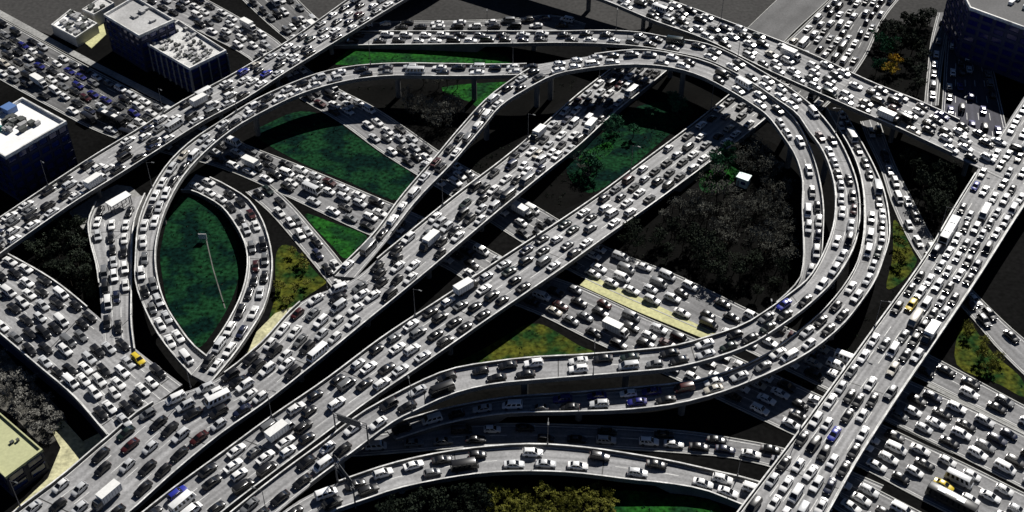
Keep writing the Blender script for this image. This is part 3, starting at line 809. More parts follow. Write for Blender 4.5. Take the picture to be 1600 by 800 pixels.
# stretches (by cross-section number) of an edge that carry no parapet because another road joins there
GAPS = {('upper_flyover', 0): [(6.3, 8), (9.9, 11)], ('ring_inner_ramp', 1): [(0, 0.9)], ('arm_ramp', 0): [(0, 2)], ('arm_ramp', 1): [(0, 2)],
        ('ring_inner_ramp', 0): [(7, 8.4)], ('left_deck', 0): [(2.9, 5)], ('side_street', 0): [(4, 6)], ('tall_viaduct', 0): [(0, 2.2)],
        ('cross_viaduct', 0): [(9.3, 11)], ('cross_viaduct', 1): [(9.8, 11)], ('bottom_ramp', 0): [(0, 2.2)], ('ring_middle_ramp', 0): [(35, 37)], ('loop_ramp', 0): [(10, 11)],
        ('arm_ramp', 1.5): [], ('loop_ramp', 1): [(0, 1)]}
STRIPS = {}; LANES = {}
BV, BF = [], []          # everything solid that can hide, carry or block a vehicle

def bvh_add(me, mw=None):
    b = len(BV)
    for v in me.vertices: BV.append(tuple(mw @ v.co) if mw else tuple(v.co))
    for p in me.polygons: BF.append(tuple(b+i for i in p.vertices))

def sweep(P, side, w0, w1, z0, z1, keep):
    """a rail along one edge of a road: offsets w0..w1 inwards from the edge, heights z0..z1 over the road"""
    E = P[:, 0:2] if side == 0 else P[:, 2:4]
    O = P[:, 2:4] if side == 0 else P[:, 0:2]
    d = (O-E); d /= np.hypot(*d.T)[:, None]
    out = []; n = len(P); runs = []; cur = []
    for i in range(n):
        if keep[i]: cur.append(i)
        else:
            if len(cur) > 1: runs.append(cur)
            cur = []
    if len(cur) > 1: runs.append(cur)
    for run in runs:
        vs = []; fs = []
        for i in run:
            a = E[i]+d[i]*w0; b = E[i]+d[i]*w1; z = P[i, 4]
            vs += [(a[0], a[1], z+z0), (a[0], a[1], z+z1), (b[0], b[1], z+z1), (b[0], b[1], z+z0)]
        for k in range(len(run)-1):
            for j in range(4):
                q = (4*k+j, 4*k+(j+1) % 4, 4*k+4+(j+1) % 4, 4*k+4+j)
                fs.append(q if side == 1 else q[::-1])
        L4 = 4*(len(run)-1)
        fs += [(0, 1, 2, 3), (L4+3, L4+2, L4+1, L4)]
        mb = MB(); mb.add(vs, fs); out.append(mb)
    return out

for ri, (name, sec) in enumerate(ROADS.items()):
    elev, surf, label, cat, phrase, lanes = INFO[name]
    sw = sorted(math.hypot(s[2]-s[0], s[3]-s[1]) for s in sec)
    if lanes: lanes = 6 if name == 'avenue_west' else max(2, int((sw[len(sw)//2]-0.7)/2.85))
    LANES[name] = lanes
    sec = [s[:4]+(s[4]+0.0023*ri,) for s in sec]
    P, tt, tk = interp(sec, 4.0)
    STRIPS[name] = (P, tt, tk)
    n = len(P)
    wd = np.hypot(P[:, 2]-P[:, 0], P[:, 3]-P[:, 1])
    vs, fs, mi, uv = [], [], [], []
    nacross = 2
    if elev:
        for i in range(n):
            z = P[i, 4]; th = 1.15 if z > 2.7 else z+0.3
            dx, dy = (P[i, 2]-P[i, 0])/wd[i], (P[i, 3]-P[i, 1])/wd[i]
            ins = min(2.2, wd[i]*0.22) if z > 2.7 else 0.05
            vs += [(P[i,0], P[i,1], z), (P[i,2], P[i,3], z), (P[i,2], P[i,3], z-0.45), (P[i,2]-dx*ins, P[i,3]-dy*ins, z-th),
                   (P[i,0]+dx*ins, P[i,1]+dy*ins, z-th), (P[i,0], P[i,1], z-0.45)]
        for i in range(n-1):
            a, b = 6*i, 6*i+6
            for j in range(6):
                k = (j+1) % 6
                fs.append((a+j, a+k, b+k, b+j)); mi.append(0 if j == 0 else 1)
                if j == 0: uv += [(0, tt[i]), (3.0*max(lanes, 1), tt[i]), (3.0*max(lanes, 1), tt[i+1]), (0, tt[i+1])]
                else: uv += [(0, 0)]*4
        fs += [tuple(range(6)), tuple(range(6*n-1, 6*n-7, -1))]; mi += [1, 1]; uv += [(0, 0)]*12
    else:
        for i in range(n): vs += [(P[i,0], P[i,1], P[i,4]), (P[i,2], P[i,3], P[i,4])]
        for i in range(n-1):
            fs.append((2*i, 2*i+1, 2*i+3, 2*i+2)); mi.append(0)
            uv += [(0, tt[i]), (3.0*max(lanes, 1), tt[i]), (3.0*max(lanes, 1), tt[i+1]), (0, tt[i+1])]
    # make the top face up
    p0, p1, p2 = [np.array(vs[k]) for k in fs[0][:3]]
    if np.cross(p1-p0, p2-p0)[2] < 0:
        nf, nuv, c = [], [], 0
        for f in fs:
            nf.append(f[::-1]); nuv += uv[c:c+len(f)][::-1]; c += len(f)
        fs, uv = nf, nuv
    me = mesh_of('deck' if elev else 'road', vs, fs, [surf, 'concrete'], mi)
    ul = me.uv_layers.new(name='UVMap'); ul.data.foreach_set('uv', np.array(uv, dtype=np.float32).ravel())
    bvh_add(me)
    keep = {}
    for side in (0, 1):
        k = np.ones(n, bool)
        for a, b in GAPS.get((name, side), []):
            ta = np.interp(a, range(len(tk)), tk); tb = np.interp(b, range(len(tk)), tk)
            k &= ~((tt >= ta-0.1) & (tt <= tb+0.1))
        keep[side] = k
    if elev:
        root = thing(name, label, cat, (0, 0, 0))
        obj('deck', me, root)
        for side in (0, 1):
            for mb in sweep(P, side, 0.03, 0.27, -0.1, 0.72, keep[side]):
                pm = mb.mesh('parapet', ['concrete']); po = obj('parapet', pm, root); bvh_add(pm)
            for mb in sweep(P, side, 0.0, 0.33, 0.715, 0.85, keep[side]):  # sunlit parapet top put into the pale colour of the cap
                obj('lit_coping', mb.mesh('lit_coping', ['parapet']), root)
        # piers
        s = 9.0
        while s < tt[-1]-4:
            i = int(np.argmin(abs(tt-s)))
            c = (P[i, 0:2]+P[i, 2:4])/2; z = P[i, 4]
            u, v_, k_ = project(c[0], c[1], z)
            if z > 3.2 and -0.1 < u < 1.1 and -0.1 < v_ < 1.15:
                STRIPS.setdefault('_piers', []).append((root, c[0], c[1], z, wd[i], math.atan2(P[i,3]-P[i,1], P[i,2]-P[i,0])))
            s += 24.0
    else:
        root = obj(name, me); tag(root, label, None, None, 'structure')
        for side in (0, 1):
            for mb in sweep(P, side, -0.28, 0.0, -0.12, 0.13, keep[side]): kb = mb.mesh('kerb', ['kerb']); obj('kerb', kb, root)
    # painted lines and joints
    if lanes:
        mb = MB()
        Q, qt, _ = interp(sec, 2.0)
        qd = Q[:, 2:4]-Q[:, 0:2]; qw = np.hypot(*qd.T); qd = qd/qw[:, None]
        edge = 0.55
        for li in range(lanes+1):
            frac = li/lanes
            solid = li in (0, lanes)
            off = 0.6+(qw-1.2)*frac
            i = 0
            while i < len(Q)-1:
                seg = [i, i+1] if solid else ([i, i+1] if (i % 5) < 2 else None)
                if seg:
                    q = []
                    for k, sgn in ((seg[0], -1), (seg[0], 1), (seg[1], 1), (seg[1], -1)):
                        p = Q[k, 0:2]+qd[k]*(off[k]+sgn*0.08); q.append((p[0], p[1], Q[k, 4]+0.006))
                    a = np.array(q)
                    fz = np.cross(a[1]-a[0], a[2]-a[0])[2]
                    mb.add(q, [(0, 1, 2, 3) if fz > 0 else (3, 2, 1, 0)])
                i += 1
        lm = obj('lane_marking', mb.mesh('lane_marking', ['marking']), root); lm['kind'] = 'stuff'
    if elev:
        s = 15.0
        jm = []
        while s < tt[-1]-5:
            i = int(np.argmin(abs(tt-s)))
            if i < n-1 and P[i, 4] > 2.0:
                f = (P[i+1, :2]-P[i, :2]); f /= np.hypot(*f)
                d = (P[i, 2:4]-P[i, 0:2]); d /= np.hypot(*d)
                zs = (P[i+1, 4]-P[i, 4])/4.0
                mb = MB(); a = P[i, 0:2]+d*0.4; b = P[i, 2:4]-d*0.4
                q = [(*(a), P[i, 4]+0.004), (*(b), P[i, 4]+0.004), (*(b+f*0.28), P[i, 4]+zs*0.28+0.004), (*(a+f*0.28), P[i, 4]+zs*0.28+0.004)]
                ar = np.array(q); fz = np.cross(ar[1]-ar[0], ar[2]-ar[0])[2]
                mb.add(q, [(0, 1, 2, 3) if fz > 0 else (3, 2, 1, 0)])
                obj('expansion_joint', mb.mesh('expansion_joint', ['joint']), root)
            s += 32.0

def strip_at(x, y, skip=None):
    """roads whose outline covers a point: list of (name, height)"""
    out = []
    for nm, S in STRIPS.items():
        if nm[0] == '_' or nm == skip: continue
        P = S[0]
        c = (P[:, 0:2]+P[:, 2:4])/2
        k = int(np.argmin((c[:, 0]-x)**2+(c[:, 1]-y)**2))
        d = P[k, 2:4]-P[k, 0:2]; wv = np.hypot(*d); d = d/wv
        r = np.array([x, y])-c[k]
        if abs(r @ d) < wv/2+1.2 and abs(r[0]*-d[1]+r[1]*d[0]) < 5: out.append((nm, P[k, 4]))
    return out

for root, x, y, z, wv, ang in STRIPS.pop('_piers', []):
    low = [q for q in strip_at(x, y) if q[1] < z-0.6]
    if low: continue
    mb = MB()
    hw = wv*0.28
    if wv > 12:
        for s in (-1, 1):
            cx, cy = x+math.cos(ang)*hw*0.75*s, y+math.sin(ang)*hw*0.75*s
            mb.tube((cx, cy, -0.3), (cx, cy, z-1.9), 0.75, 0.75, 10)
    else:
        mb.tube((x, y, -0.3), (x, y, z-1.9), 0.85, 0.85, 10)
    ca, sa = math.cos(ang), math.sin(ang)
    vs = []
    for zz, ex in ((z-2.0, hw*0.9), (z-1.16, hw)):
        for sx, sy in ((-1, -1), (1, -1), (1, 1), (-1, 1)):
            vs.append((x+ca*ex*sx-sa*0.8*sy, y+sa*ex*sx+ca*0.8*sy, zz))
    mb.add(vs, [(3, 2, 1, 0), (4, 5, 6, 7), (0, 1, 5, 4), (1, 2, 6, 5), (2, 3, 7, 6), (3, 0, 4, 7)])
    obj('pier', mb.mesh('pier', ['concrete']), root)

# retaining wall below the raised deck, a low kerb wall between the two avenue carriageways
P = STRIPS['left_deck'][0]
mb = MB(); vs = []; fs = []
for i in range(len(P)):
    d = P[i, 0:2]-P[i, 2:4]; d /= np.hypot(*d)
    a = P[i, 2:4]+d*0.3; b = P[i, 2:4]+d*0.9
    vs += [(a[0], a[1], -0.3), (a[0], a[1], P[i, 4]-0.46), (b[0], b[1], P[i, 4]-0.47), (b[0], b[1], -0.3)]
for k in range(len(P)-1):
    for j in range(4): fs.append((4*k+j, 4*k+4+j, 4*k+4+(j+1) % 4, 4*k+(j+1) % 4))
mb.add(vs, fs)
tag(obj('retaining_wall', mb.mesh('retaining_wall', ['wall_dark'])), 'dark retaining wall along the edge of the broad left deck', 'wall')

def rail_between(pts, label, z=0.05):
    """a guard rail: posts and two rails, as one thing with parts"""
    root = thing('guard_rail', label, 'guard rail', (pts[0][0], pts[0][1], 0))
    ox, oy = pts[0]
    mb = MB(); post = MB(); post.box(-0.05, 0.05, -0.05, 0.05, 0, 0.95); pmsh = post.mesh('post', ['steel'])
    for (x0, y0), (x1, y1) in zip(pts[:-1], pts[1:]):
        for h in (0.5, 0.88): mb.tube((x0-ox, y0-oy, z+h), (x1-ox, y1-oy, z+h), 0.06, 0.06, 6)
        n = max(1, int(math.hypot(x1-x0, y1-y0)/4))
        for k in range(n):
            t = k/n
            if project(x0, y0, 0)[2] > 0: obj('post', pmsh, root, (x0+(x1-x0)*t-ox, y0+(y1-y0)*t-oy, z))
    obj('rail', mb.mesh('rail', ['kerb']), root)
A = STRIPS['avenue_far_side'][0]; Bn = STRIPS['avenue_near_side'][0]
def gap_pts(x0, x1, n):
    out = []
    for i in range(n+1):
        x = x0+(x1-x0)*i/n
        ya = np.interp(x, A[:, 2], A[:, 3]); yb = np.interp(x, Bn[:, 0], Bn[:, 1]); out.append((x, (ya+yb)/2))
    return out
W_ = STRIPS['avenue_west'][0]
for fr, lb in ((1/3, 'guard rail on the broad upper avenue nearer the grey office block'), (2/3, 'guard rail on the broad upper avenue nearer the white roofed block')):
    q = [(p[0]+(p[2]-p[0])*fr, p[1]+(p[3]-p[1])*fr) for p in W_[::4]]
    q = [p for p in q if -0.03 < project(p[0], p[1], 0)[0] < 1]
    rail_between(q, lb)
rail_between(gap_pts(73, 100, 5), 'pale guard rail between the two avenue carriageways at the right edge')

# ------------------------------------------------------------------ buildings
def building(key, name, label, wall, roof, floors=0, bay=3.2, rim=0.9, units=(), fins=False, glass='window'):
    h, c = BUILDINGS[key]
    a = sum(c[i-1][0]*c[i][1]-c[i][0]*c[i-1][1] for i in range(4))
    if a < 0: c = c[::-1]
    ox = sum(p[0] for p in c)/4; oy = sum(p[1] for p in c)/4
    root = thing(name, label, 'building', (ox, oy, 0))
    c = [(x-ox, y-oy) for x, y in c]
    top = h-rim
    vs = [(x, y, -0.3) for x, y in c]+[(x, y, top) for x, y in c]
    me = mesh_of('wall', vs, [(i, (i+1) % 4, 4+(i+1) % 4, 4+i) for i in range(4)], [wall])
    obj('wall', me, root)
    ins = [(x*(1-0.5/math.hypot(x, y)), y*(1-0.5/math.hypot(x, y))) for x, y in c]
    obj('roof', mesh_of('roof', [(x, y, top-0.02) for x, y in c], [(0, 1, 2, 3)], [roof]), root)
    rv = [(x*1.01, y*1.01, top-0.25) for x, y in c]+[(x*1.01, y*1.01, h) for x, y in c]+[(x, y, h) for x, y in ins]+[(x, y, top-0.1) for x, y in ins]
    rf = []
    for i in range(4):
        j = (i+1) % 4
        rf += [(i, j, 4+j, 4+i), (4+i, 4+j, 8+j, 8+i), (8+i, 8+j, 12+j, 12+i), (i, 12+i, 12+j, j)]
    obj('roof_edge', mesh_of('roof_edge', rv, rf, ['parapet' if roof != 'roof_yellow' else 'roof_yellow']), root)
    bvh_add(mesh_of('tmp', vs+[(x, y, top) for x, y in c], [(i, (i+1) % 4, 4+(i+1) % 4, 4+i) for i in range(4)]+[(8, 9, 10, 11)], [wall]), Matrix.Translation((ox, oy, 0)))
    if floors:
        fh = (top-0.6)/floors
        wm = {}
        for i in range(4):
            p = Vector((*c[i], 0)); q = Vector((*c[(i+1) % 4], 0)); d = q-p; Ln = d.length; d.normalize()
            nrm = Vector((d.y, -d.x, 0))
            if nrm.y > 0.25: continue
            nb = max(1, int(Ln/bay))
            sp = Ln/nb
            for k in range(nb):
                for f in range(floors):
                    ww, wh = sp*0.72, fh*0.6
                    key2 = (i, round(ww, 2))
                    if key2 not in wm:
                        mb = MB()
                        ax, ay = d*ww/2, nrm
                        def pt(s, t, o): return tuple(d*(s*ww/2)+Vector((0, 0, t*wh/2))+nrm*o)
                        mb.add([pt(-1, -1, -.15), pt(1, -1, -.15), pt(1, 1, -.15), pt(-1, 1, -.15)], [(0, 1, 2, 3)], 0)
                        e = 1.14
                        mb.add([pt(-e, -e, .06), pt(e, -e, .06), pt(e, e, .06), pt(-e, e, .06), pt(-1, -1, .06), pt(1, -1, .06), pt(1, 1, .06), pt(-1, 1, .06),
                                pt(-1, -1, -.15), pt(1, -1, -.15), pt(1, 1, -.15), pt(-1, 1, -.15), pt(-e, -e, -.1), pt(e, -e, -.1), pt(e, e, -.1), pt(-e, e, -.1)],
                               [(0, 1, 5, 4), (1, 2, 6, 5), (2, 3, 7, 6), (3, 0, 4, 7), (4, 5, 9, 8), (5, 6, 10, 9), (6, 7, 11, 10), (7, 4, 8, 11),
                                (0, 12, 13, 1), (1, 13, 14, 2), (2, 14, 15, 3), (3, 15, 12, 0)], 1)
                        mb.v = [tuple(Vector(v)+nrm*0.17) for v in mb.v]
                        wm[key2] = mb.mesh('window', [glass, wall])
                    pos = p+d*(sp*(k+0.5)); pos.z = 0.9+fh*(f+0.5)
                    u, v_, s_ = project(pos.x+ox, pos.y+oy, pos.z)
                    if -0.05 < u < 1.05 and -0.05 < v_ < 1.05: obj('window', wm[key2], root, pos)
            if fins:
                for k in range(nb+1):
                    mb = MB(); pos = p+d*(sp*k)
                    vv = [pos+nrm*0.02-d*0.15, pos+nrm*0.45-d*0.15, pos+nrm*0.45+d*0.15, pos+nrm*0.02+d*0.15]
                    mb.add([(v.x, v.y, 0) for v in vv]+[(v.x, v.y, top-0.3) for v in vv], [(0, 1, 5, 4), (1, 2, 6, 5), (2, 3, 7, 6), (4, 5, 6, 7)])
                    obj('fin', mb.mesh('fin', ['wall_grey']), root)
    r2 = random.Random(len(label))
    for nm, mt, n, u0, u1, v0, v1, s0, s1, hh in units:
        for k in range(n):
            u = r2.uniform(u0, u1); v = r2.uniform(v0, v1)
            a_ = Vector(c[0]).lerp(Vector(c[1]), u); b_ = Vector(c[3]).lerp(Vector(c[2]), u); q = a_.lerp(b_, v)
            s = r2.uniform(s0, s1); t = r2.uniform(s0, s1); zt = hh*r2.uniform(0.7, 1.3)
            mb = MB(); mb.box(-s/2, s/2, -t/2, t/2, 0, zt)
            mb.box(-s/2-.06, s/2+.06, -t/2-.06, t/2+.06, zt, zt+0.12)
            o = obj(nm, mb.mesh(nm, [mt]), root, (q.x, q.y, top-0.02)); o.rotation_euler.z = math.atan2(c[1][1]-c[0][1], c[1][0]-c[0][0])
    return root

building('grey_block', 'office_block', 'office block with plain grey flat roof beyond the corner highway', 'wall_dark', 'roof_grey', 5, 3.4,
         units=[('rooftop_unit', 'roof_grey', 4, .15, .85, .2, .8, 1.2, 2.4, .8)])
building('lower_block', 'office_block', 'lower office block with weathered pale roof full of small units', 'wall_dark', 'roof_speck', 4, 3.0, fins=True,
         units=[('rooftop_unit', 'unit', 40, .05, .95, .06, .94, .5, 1.3, .6), ('rooftop_unit', 'unit_dark', 34, .05, .95, .06, .94, .4, 1.1, .6)])
building('white_block', 'office_block', 'dark office block with white flat roof cut by the left edge', 'wall_dark', 'roof_white', 5, 3.4,
         units=[('rooftop_unit', 'unit_dark', 14, .42, .72, .35, .75, .8, 2.2, 1.2), ('rooftop_unit', 'unit', 8, .4, .75, .3, .8, .8, 1.8, 1.0),
                ('water_tank', 'unit_blue', 1, .70, .72, .92, .93, 3.2, 3.6, 2.2), ('rooftop_unit', 'unit_teal', 2, .3, .36, .66, .72, 1.5, 2.4, 1.2)])
building('yard_block', 'depot_shed', 'low white shed with rows of roof lights by the grey office block', 'wall_pale', 'roof_white', 0, rim=0.4,
         units=[('roof_light', 'unit', 14, .08, .92, .1, .9, 1.0, 2.2, .9), ('roof_light', 'unit_dark', 12, .08, .92, .1, .9, .8, 1.8, .8)])
building('small_block', 'depot_shed', 'small pale shed behind the shed with roof lights', 'wall_pale', 'roof_speck', 0, rim=0.4,
         units=[('roof_light', 'unit_dark', 6, .1, .9, .1, .9, .8, 1.8, .7)])
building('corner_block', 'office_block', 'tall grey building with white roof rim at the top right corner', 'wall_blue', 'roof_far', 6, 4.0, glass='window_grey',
         units=[('rooftop_unit', 'unit', 10, .3, .95, .3, .95, 1.2, 3.0, 1.2), ('rooftop_unit', 'roof_white', 8, .3, .95, .3, .95, 1.2, 3.0, 1.2)])
building('flat_roof', 'flat_building', 'low building with flat yellowish roof in the bottom left corner', 'wall_dark', 'roof_yellow', 2, 3.5, rim=0.5,
         units=[('rooftop_unit', 'unit_dark', 2, .5, .9, .4, .6, .5, .8, .5)])

def hut(key, name, label, wall, roof):
    h, c = BUILDINGS[key]
    ox = sum(p[0] for p in c)/4; oy = sum(p[1] for p in c)/4
    root = thing(name, label, 'hut', (ox, oy, 0))
    a = sum(c[i-1][0]*c[i][1]-c[i][0]*c[i-1][1] for i in range(4))
    if a < 0: c = c[::-1]
    c = [(x-ox, y-oy) for x, y in c]; k = 0.86
    obj('wall', mesh_of('wall', [(x*k, y*k, -.1) for x, y in c]+[(x*k, y*k, h-.3) for x, y in c], [(i, (i+1) % 4, 4+(i+1) % 4, 4+i) for i in range(4)], [wall]), root)
    obj('roof', mesh_of('roof', [(x, y, h-.3) for x, y in c]+[(x, y, h) for x, y in c], [(i, (i+1) % 4, 4+(i+1) % 4, 4+i) for i in range(4)]+[(4, 5, 6, 7), (3, 2, 1, 0)], [roof]), root)
    p, q = min(((c[i], c[(i+1) % 4]) for i in range(4)), key=lambda e: e[0][1]+e[1][1])
    d = Vector((q[0]-p[0], q[1]-p[1], 0)); n = Vector((d.y, -d.x, 0)).normalized(); m0 = Vector((*p, 0))*k
    for t0, t1, z0, z1, nm, mt in ((.1, .28, 0.05, 2.1, 'door', 'wall_grey'), (.42, .85, 1.1, 2.1, 'window', 'window')):
        A_, B_ = m0+d*(k*t0)+n*.03, m0+d*(k*t1)+n*.03
        obj(nm, mesh_of(nm, [(A_.x, A_.y, z0), (B_.x, B_.y, z0), (B_.x, B_.y, z1), (A_.x, A_.y, z1)], [(0, 1, 2, 3)], [mt]), root)
hut('hut', 'site_hut', 'small pale blue-white hut among the bare trees', 'hut', 'hut')

h, c = BUILDINGS['shelter']
ox = sum(p[0] for p in c)/4; oy = sum(p[1] for p in c)/4
root = thing('shelter_canopy', 'long white shelter roof standing in the paved yard', 'shelter', (ox, oy, 0))
c = [(x-ox, y-oy) for x, y in c]
a = sum(c[i-1][0]*c[i][1]-c[i][0]*c[i-1][1] for i in range(4))
if a < 0: c = c[::-1]
sh = mesh_of('roof', [(x, y, h+1.2) for x, y in c]+[(x, y, h+1.55) for x, y in c], [(i, (i+1) % 4, 4+(i+1) % 4, 4+i) for i in range(4)]+[(4, 5, 6, 7), (3, 2, 1, 0)], ['roof_white'])
obj('roof', sh, root); bvh_add(sh, Matrix.Translation((ox, oy, 0)))
for i in range(4):
    for t in (0.06, 0.5):
        x = (c[i][0]*(1-t)+c[(i+1) % 4][0]*t)*0.9; y = (c[i][1]*(1-t)+c[(i+1) % 4][1]*t)*0.9
        mb = MB(); mb.tube((0, 0, 0), (0, 0, h+1.21), .14, .14, 8); obj('post', mb.mesh('post', ['steel']), root, (x, y, 0))

# narrow pale path and notice board on the teardrop lawn
mb = MB(); vs = []; fs = []
for i, (x, y) in enumerate(LAWN_PATH):
    for s in (-.3, .3): vs.append((x+s*.5, y, 0.045))
for i in range(len(LAWN_PATH)-1): fs.append((2*i, 2*i+2, 2*i+3, 2*i+1))
mb.add(vs, fs); tag(obj('path', mb.mesh('path', ['paving9'])), 'narrow pale path across the teardrop lawn', None, None, 'structure')
root = thing('notice_board', 'small white notice board on the teardrop lawn', 'sign', (*LAWN_SIGN, 0))
mb = MB(); mb.box(-1.1, 1.1, -.06, .06, .8, 2.6); obj('panel', mb.mesh('panel', ['roof_white']), root)
for s in (-.8, .8):
    mb = MB(); mb.tube((s, .1, 0), (s, .1, 2.5), .06, .06, 6); obj('post', mb.mesh('post', ['steel']), root)

TREE = BVHTree.FromPolygons(BV, BF)

# ------------------------------------------------------------------ vehicles
def hull(mb, st):
    rings = []
    for x, hw, zt, zb in st:
        half = [(hw*.88, zb), (hw, zb+.16), (hw*.99, zt-.2), (hw*.95, zt-.06), (hw*.80, zt)]
        rings.append([(x, y, z) for y, z in half]+[(x, -y, z) for y, z in reversed(half)])
    n = 10; vs = [p for r in rings for p in r]; fs = []
    for i in range(len(rings)-1):
        for j in range(n):
            fs.append((i*n+j, (i+1)*n+j, (i+1)*n+(j+1) % n, i*n+(j+1) % n))
    mb.add(vs, fs, 0)
    b = (len(rings)-1)*n
    mb.add(vs[:n], [tuple(range(n-1, -1, -1))][0:1], 5)
    mb.add(vs[b:], [tuple(range(n))], 5)

def cabin(mb, xr, xf, xtr, xtf, zb, zt, hb, ht, glass, pillars=1):
    """greenhouse from belt line to roof; returns nothing, glass panes go into the MB dict `glass`"""
    base = [(xr, -hb, zb), (xf, -hb, zb), (xf, hb, zb), (xr, hb, zb)]
    up = [(xtr, -ht, zt-.07), (xtf, -ht, zt-.07), (xtf, ht, zt-.07), (xtr, ht, zt-.07)]
    e = .13
    tp = [(xtr+e, -ht+e, zt), (xtf-e*1.3, -ht+e, zt), (xtf-e*1.3, ht-e, zt), (xtr+e, ht-e, zt)]
    vs = base+up+tp
    fs = [(0, 1, 5, 4), (1, 2, 6, 5), (2, 3, 7, 6), (3, 0, 4, 7), (4, 5, 9, 8), (5, 6, 10, 9), (6, 7, 11, 10), (7, 4, 8, 11), (8, 9, 10, 11)]
    mb.add(vs, fs, 0)
    def pane(nm, a, b, c, d, u0, u1, v0, v1):
        a, b, c, d = map(Vector, (a, b, c, d))
        n = (b-a).cross(d-a).normalized()
        def q(u, v): return (a.lerp(b, u)).lerp(d.lerp(c, u), v)+n*.015
        glass.setdefault(nm, MB()).add([q(u0, v0), q(u1, v0), q(u1, v1), q(u0, v1)], [(0, 1, 2, 3)], 1)
    pane('windscreen', base[1], base[2], up[2], up[1], .05, .95, .06, .97)
    pane('rear_window', base[3], base[0], up[0], up[3], .08, .92, .22, .95)
    w = 0.94/pillars
    for k in range(pillars):
        u0 = .05+k*w; u1 = u0+w-.06
        pane('side_window', base[0], base[1], up[1], up[0], u0+.02, u1, .14, .92)
        pane('side_window_b', base[2], base[3], up[3], up[2], 1-u1, 1-u0-.02, .14, .92)

def lights(mb, xf, xr, hw, zf, zr):
    for s in (-1, 1):
        y0, y1 = sorted((s*hw*.55, s*hw*.88))
        mb.box(xf-.08, xf+.015, y0, y1, zf-.07, zf+.07, 3)
        mb.box(xr-.015, xr+.08, y0, y1, zr-.09, zr+.09, 4)
        y0, y1 = sorted((s*hw*1.0, s*hw*1.15))
    return

def wheel_mesh(r, wd):
    mb = MB(); mb.tube((0, -wd/2, 0), (0, wd/2, 0), r, r, 12, 0)
    for s in (-1, 1): mb.tube((0, s*wd/2, 0), (0, s*(wd/2+.012), 0), r*.6, r*.55, 10, 1)
    return mb

KINDS = {}
def make_kind(key, name, cat, L, W, build):
    body = MB(); glass = {}; extra = {}
    wr, wx, ww = build(body, glass, extra)
    bmats = ['paint', 'glass', 'tyre', 'headlight', 'taillight', 'trim', 'cargo', 'steel']
    parts = []
    for nm, mb in glass.items(): parts.append((nm.replace('_b', ''), mb.mesh(nm, ['glass', 'glass']), (0, 0, 0), mb))
    for nm, (mb, mt) in extra.items(): parts.append((nm, mesh_of(nm, mb.v, mb.f, bmats, mb.m, 35), (0, 0, 0), mb))
    wmb = wheel_mesh(wr, .22); wmesh = wmb.mesh('wheel', ['tyre', 'steel'], 35)
    for x in wx:
        for s in (-1, 1): parts.append(('wheel', wmesh, (x, s*ww, wr), None))
    bm_ = mesh_of(name, body.v, body.f, bmats, body.m, 38)
    full = MB(); full.v = list(body.v); full.f = list(body.f); full.m = list(body.m)
    for nm, me, loc, mb in parts:
        if mb: full.add(mb.v, mb.f); full.m[-len(mb.m):] = mb.m
        else:
            full.add([(v[0]+loc[0], v[1]+loc[1], v[2]+loc[2]) for v in wmb.v], wmb.f); full.m[-len(wmb.m):] = [2 if k == 0 else 7 for k in wmb.m]
    fm = mesh_of(name, full.v, full.f, bmats, full.m, 38)
    KINDS[key] = dict(name=name, cat=cat, L=L, W=W, body=bm_, parts=parts, full=fm, fv=np.array(full.v, float), ff=full.f, fm=full.m)

def b_saloon(b, g, e):
    hull(b, [(-2.30, .70, .80, .38), (-2.22, .83, .96, .28), (-1.6, .89, 1.0, .22), (-.9, .90, .97, .2), (0, .90, .95, .2), (.9, .90, .93, .2), (1.6, .88, .85, .22), (2.15, .82, .74, .28), (2.30, .68, .62, .36)])
    cabin(b, -1.78, 1.08, -1.08, .22, .93, 1.44, .80, .62, g, 2); lights(b, 2.24, -2.27, .80, .62, .80)
    return .32, (1.38, -1.35), .82
def b_hatch(b, g, e):
    hull(b, [(-1.98, .70, .86, .38), (-1.92, .80, 1.0, .28), (-1.3, .85, 1.02, .22), (-.3, .86, .98, .2), (.7, .86, .95, .2), (1.35, .84, .88, .22), (1.85, .78, .76, .28), (1.98, .64, .62, .36)])
    cabin(b, -1.86, .98, -1.45, .18, .95, 1.50, .78, .61, g, 2); lights(b, 1.92, -1.95, .76, .64, .88)
    return .31, (1.22, -1.22), .78
def b_suv(b, g, e):
    hull(b, [(-2.28, .76, .95, .42), (-2.22, .88, 1.1, .34), (-1.6, .93, 1.12, .28), (-.5, .94, 1.1, .26), (.8, .94, 1.08, .26), (1.6, .92, 1.0, .28), (2.15, .87, .9, .34), (2.28, .74, .74, .42)])
    cabin(b, -2.15, 1.10, -1.88, .35, 1.08, 1.72, .85, .70, g, 3); lights(b, 2.22, -2.25, .85, .78, .95)
    for s in (-1, 1): b.box(-1.7, .1, s*.62-.02, s*.62+.02, 1.70, 1.76, 5)
    return .37, (1.40, -1.36), .86
def b_van(b, g, e):
    hull(b, [(-2.45, .80, 1.0, .42), (-2.40, .90, 1.15, .32), (-1.5, .93, 1.17, .26), (0, .93, 1.15, .24), (1.4, .93, 1.1, .24), (2.0, .90, .98, .28), (2.38, .84, .82, .34), (2.45, .70, .7, .42)])
    cabin(b, -2.36, 1.75, -2.22, .95, 1.1, 1.92, .87, .74, g, 3); lights(b, 2.40, -2.42, .85, .74, 1.0)
    return .34, (1.5, -1.45), .85
def b_minibus(b, g, e):
    hull(b, [(-3.1, .92, 1.1, .42), (-3.05, .99, 1.2, .34), (-1.5, 1.0, 1.22, .28), (1.5, 1.0, 1.2, .28), (2.9, .98, 1.1, .32), (3.1, .88, .9, .42)])
    cabin(b, -3.02, 2.9, -2.95, 2.35, 1.14, 2.45, .96, .86, g, 5); lights(b, 3.04, -3.07, .92, .75, 1.0)
    return .36, (2.0, -1.9), .9
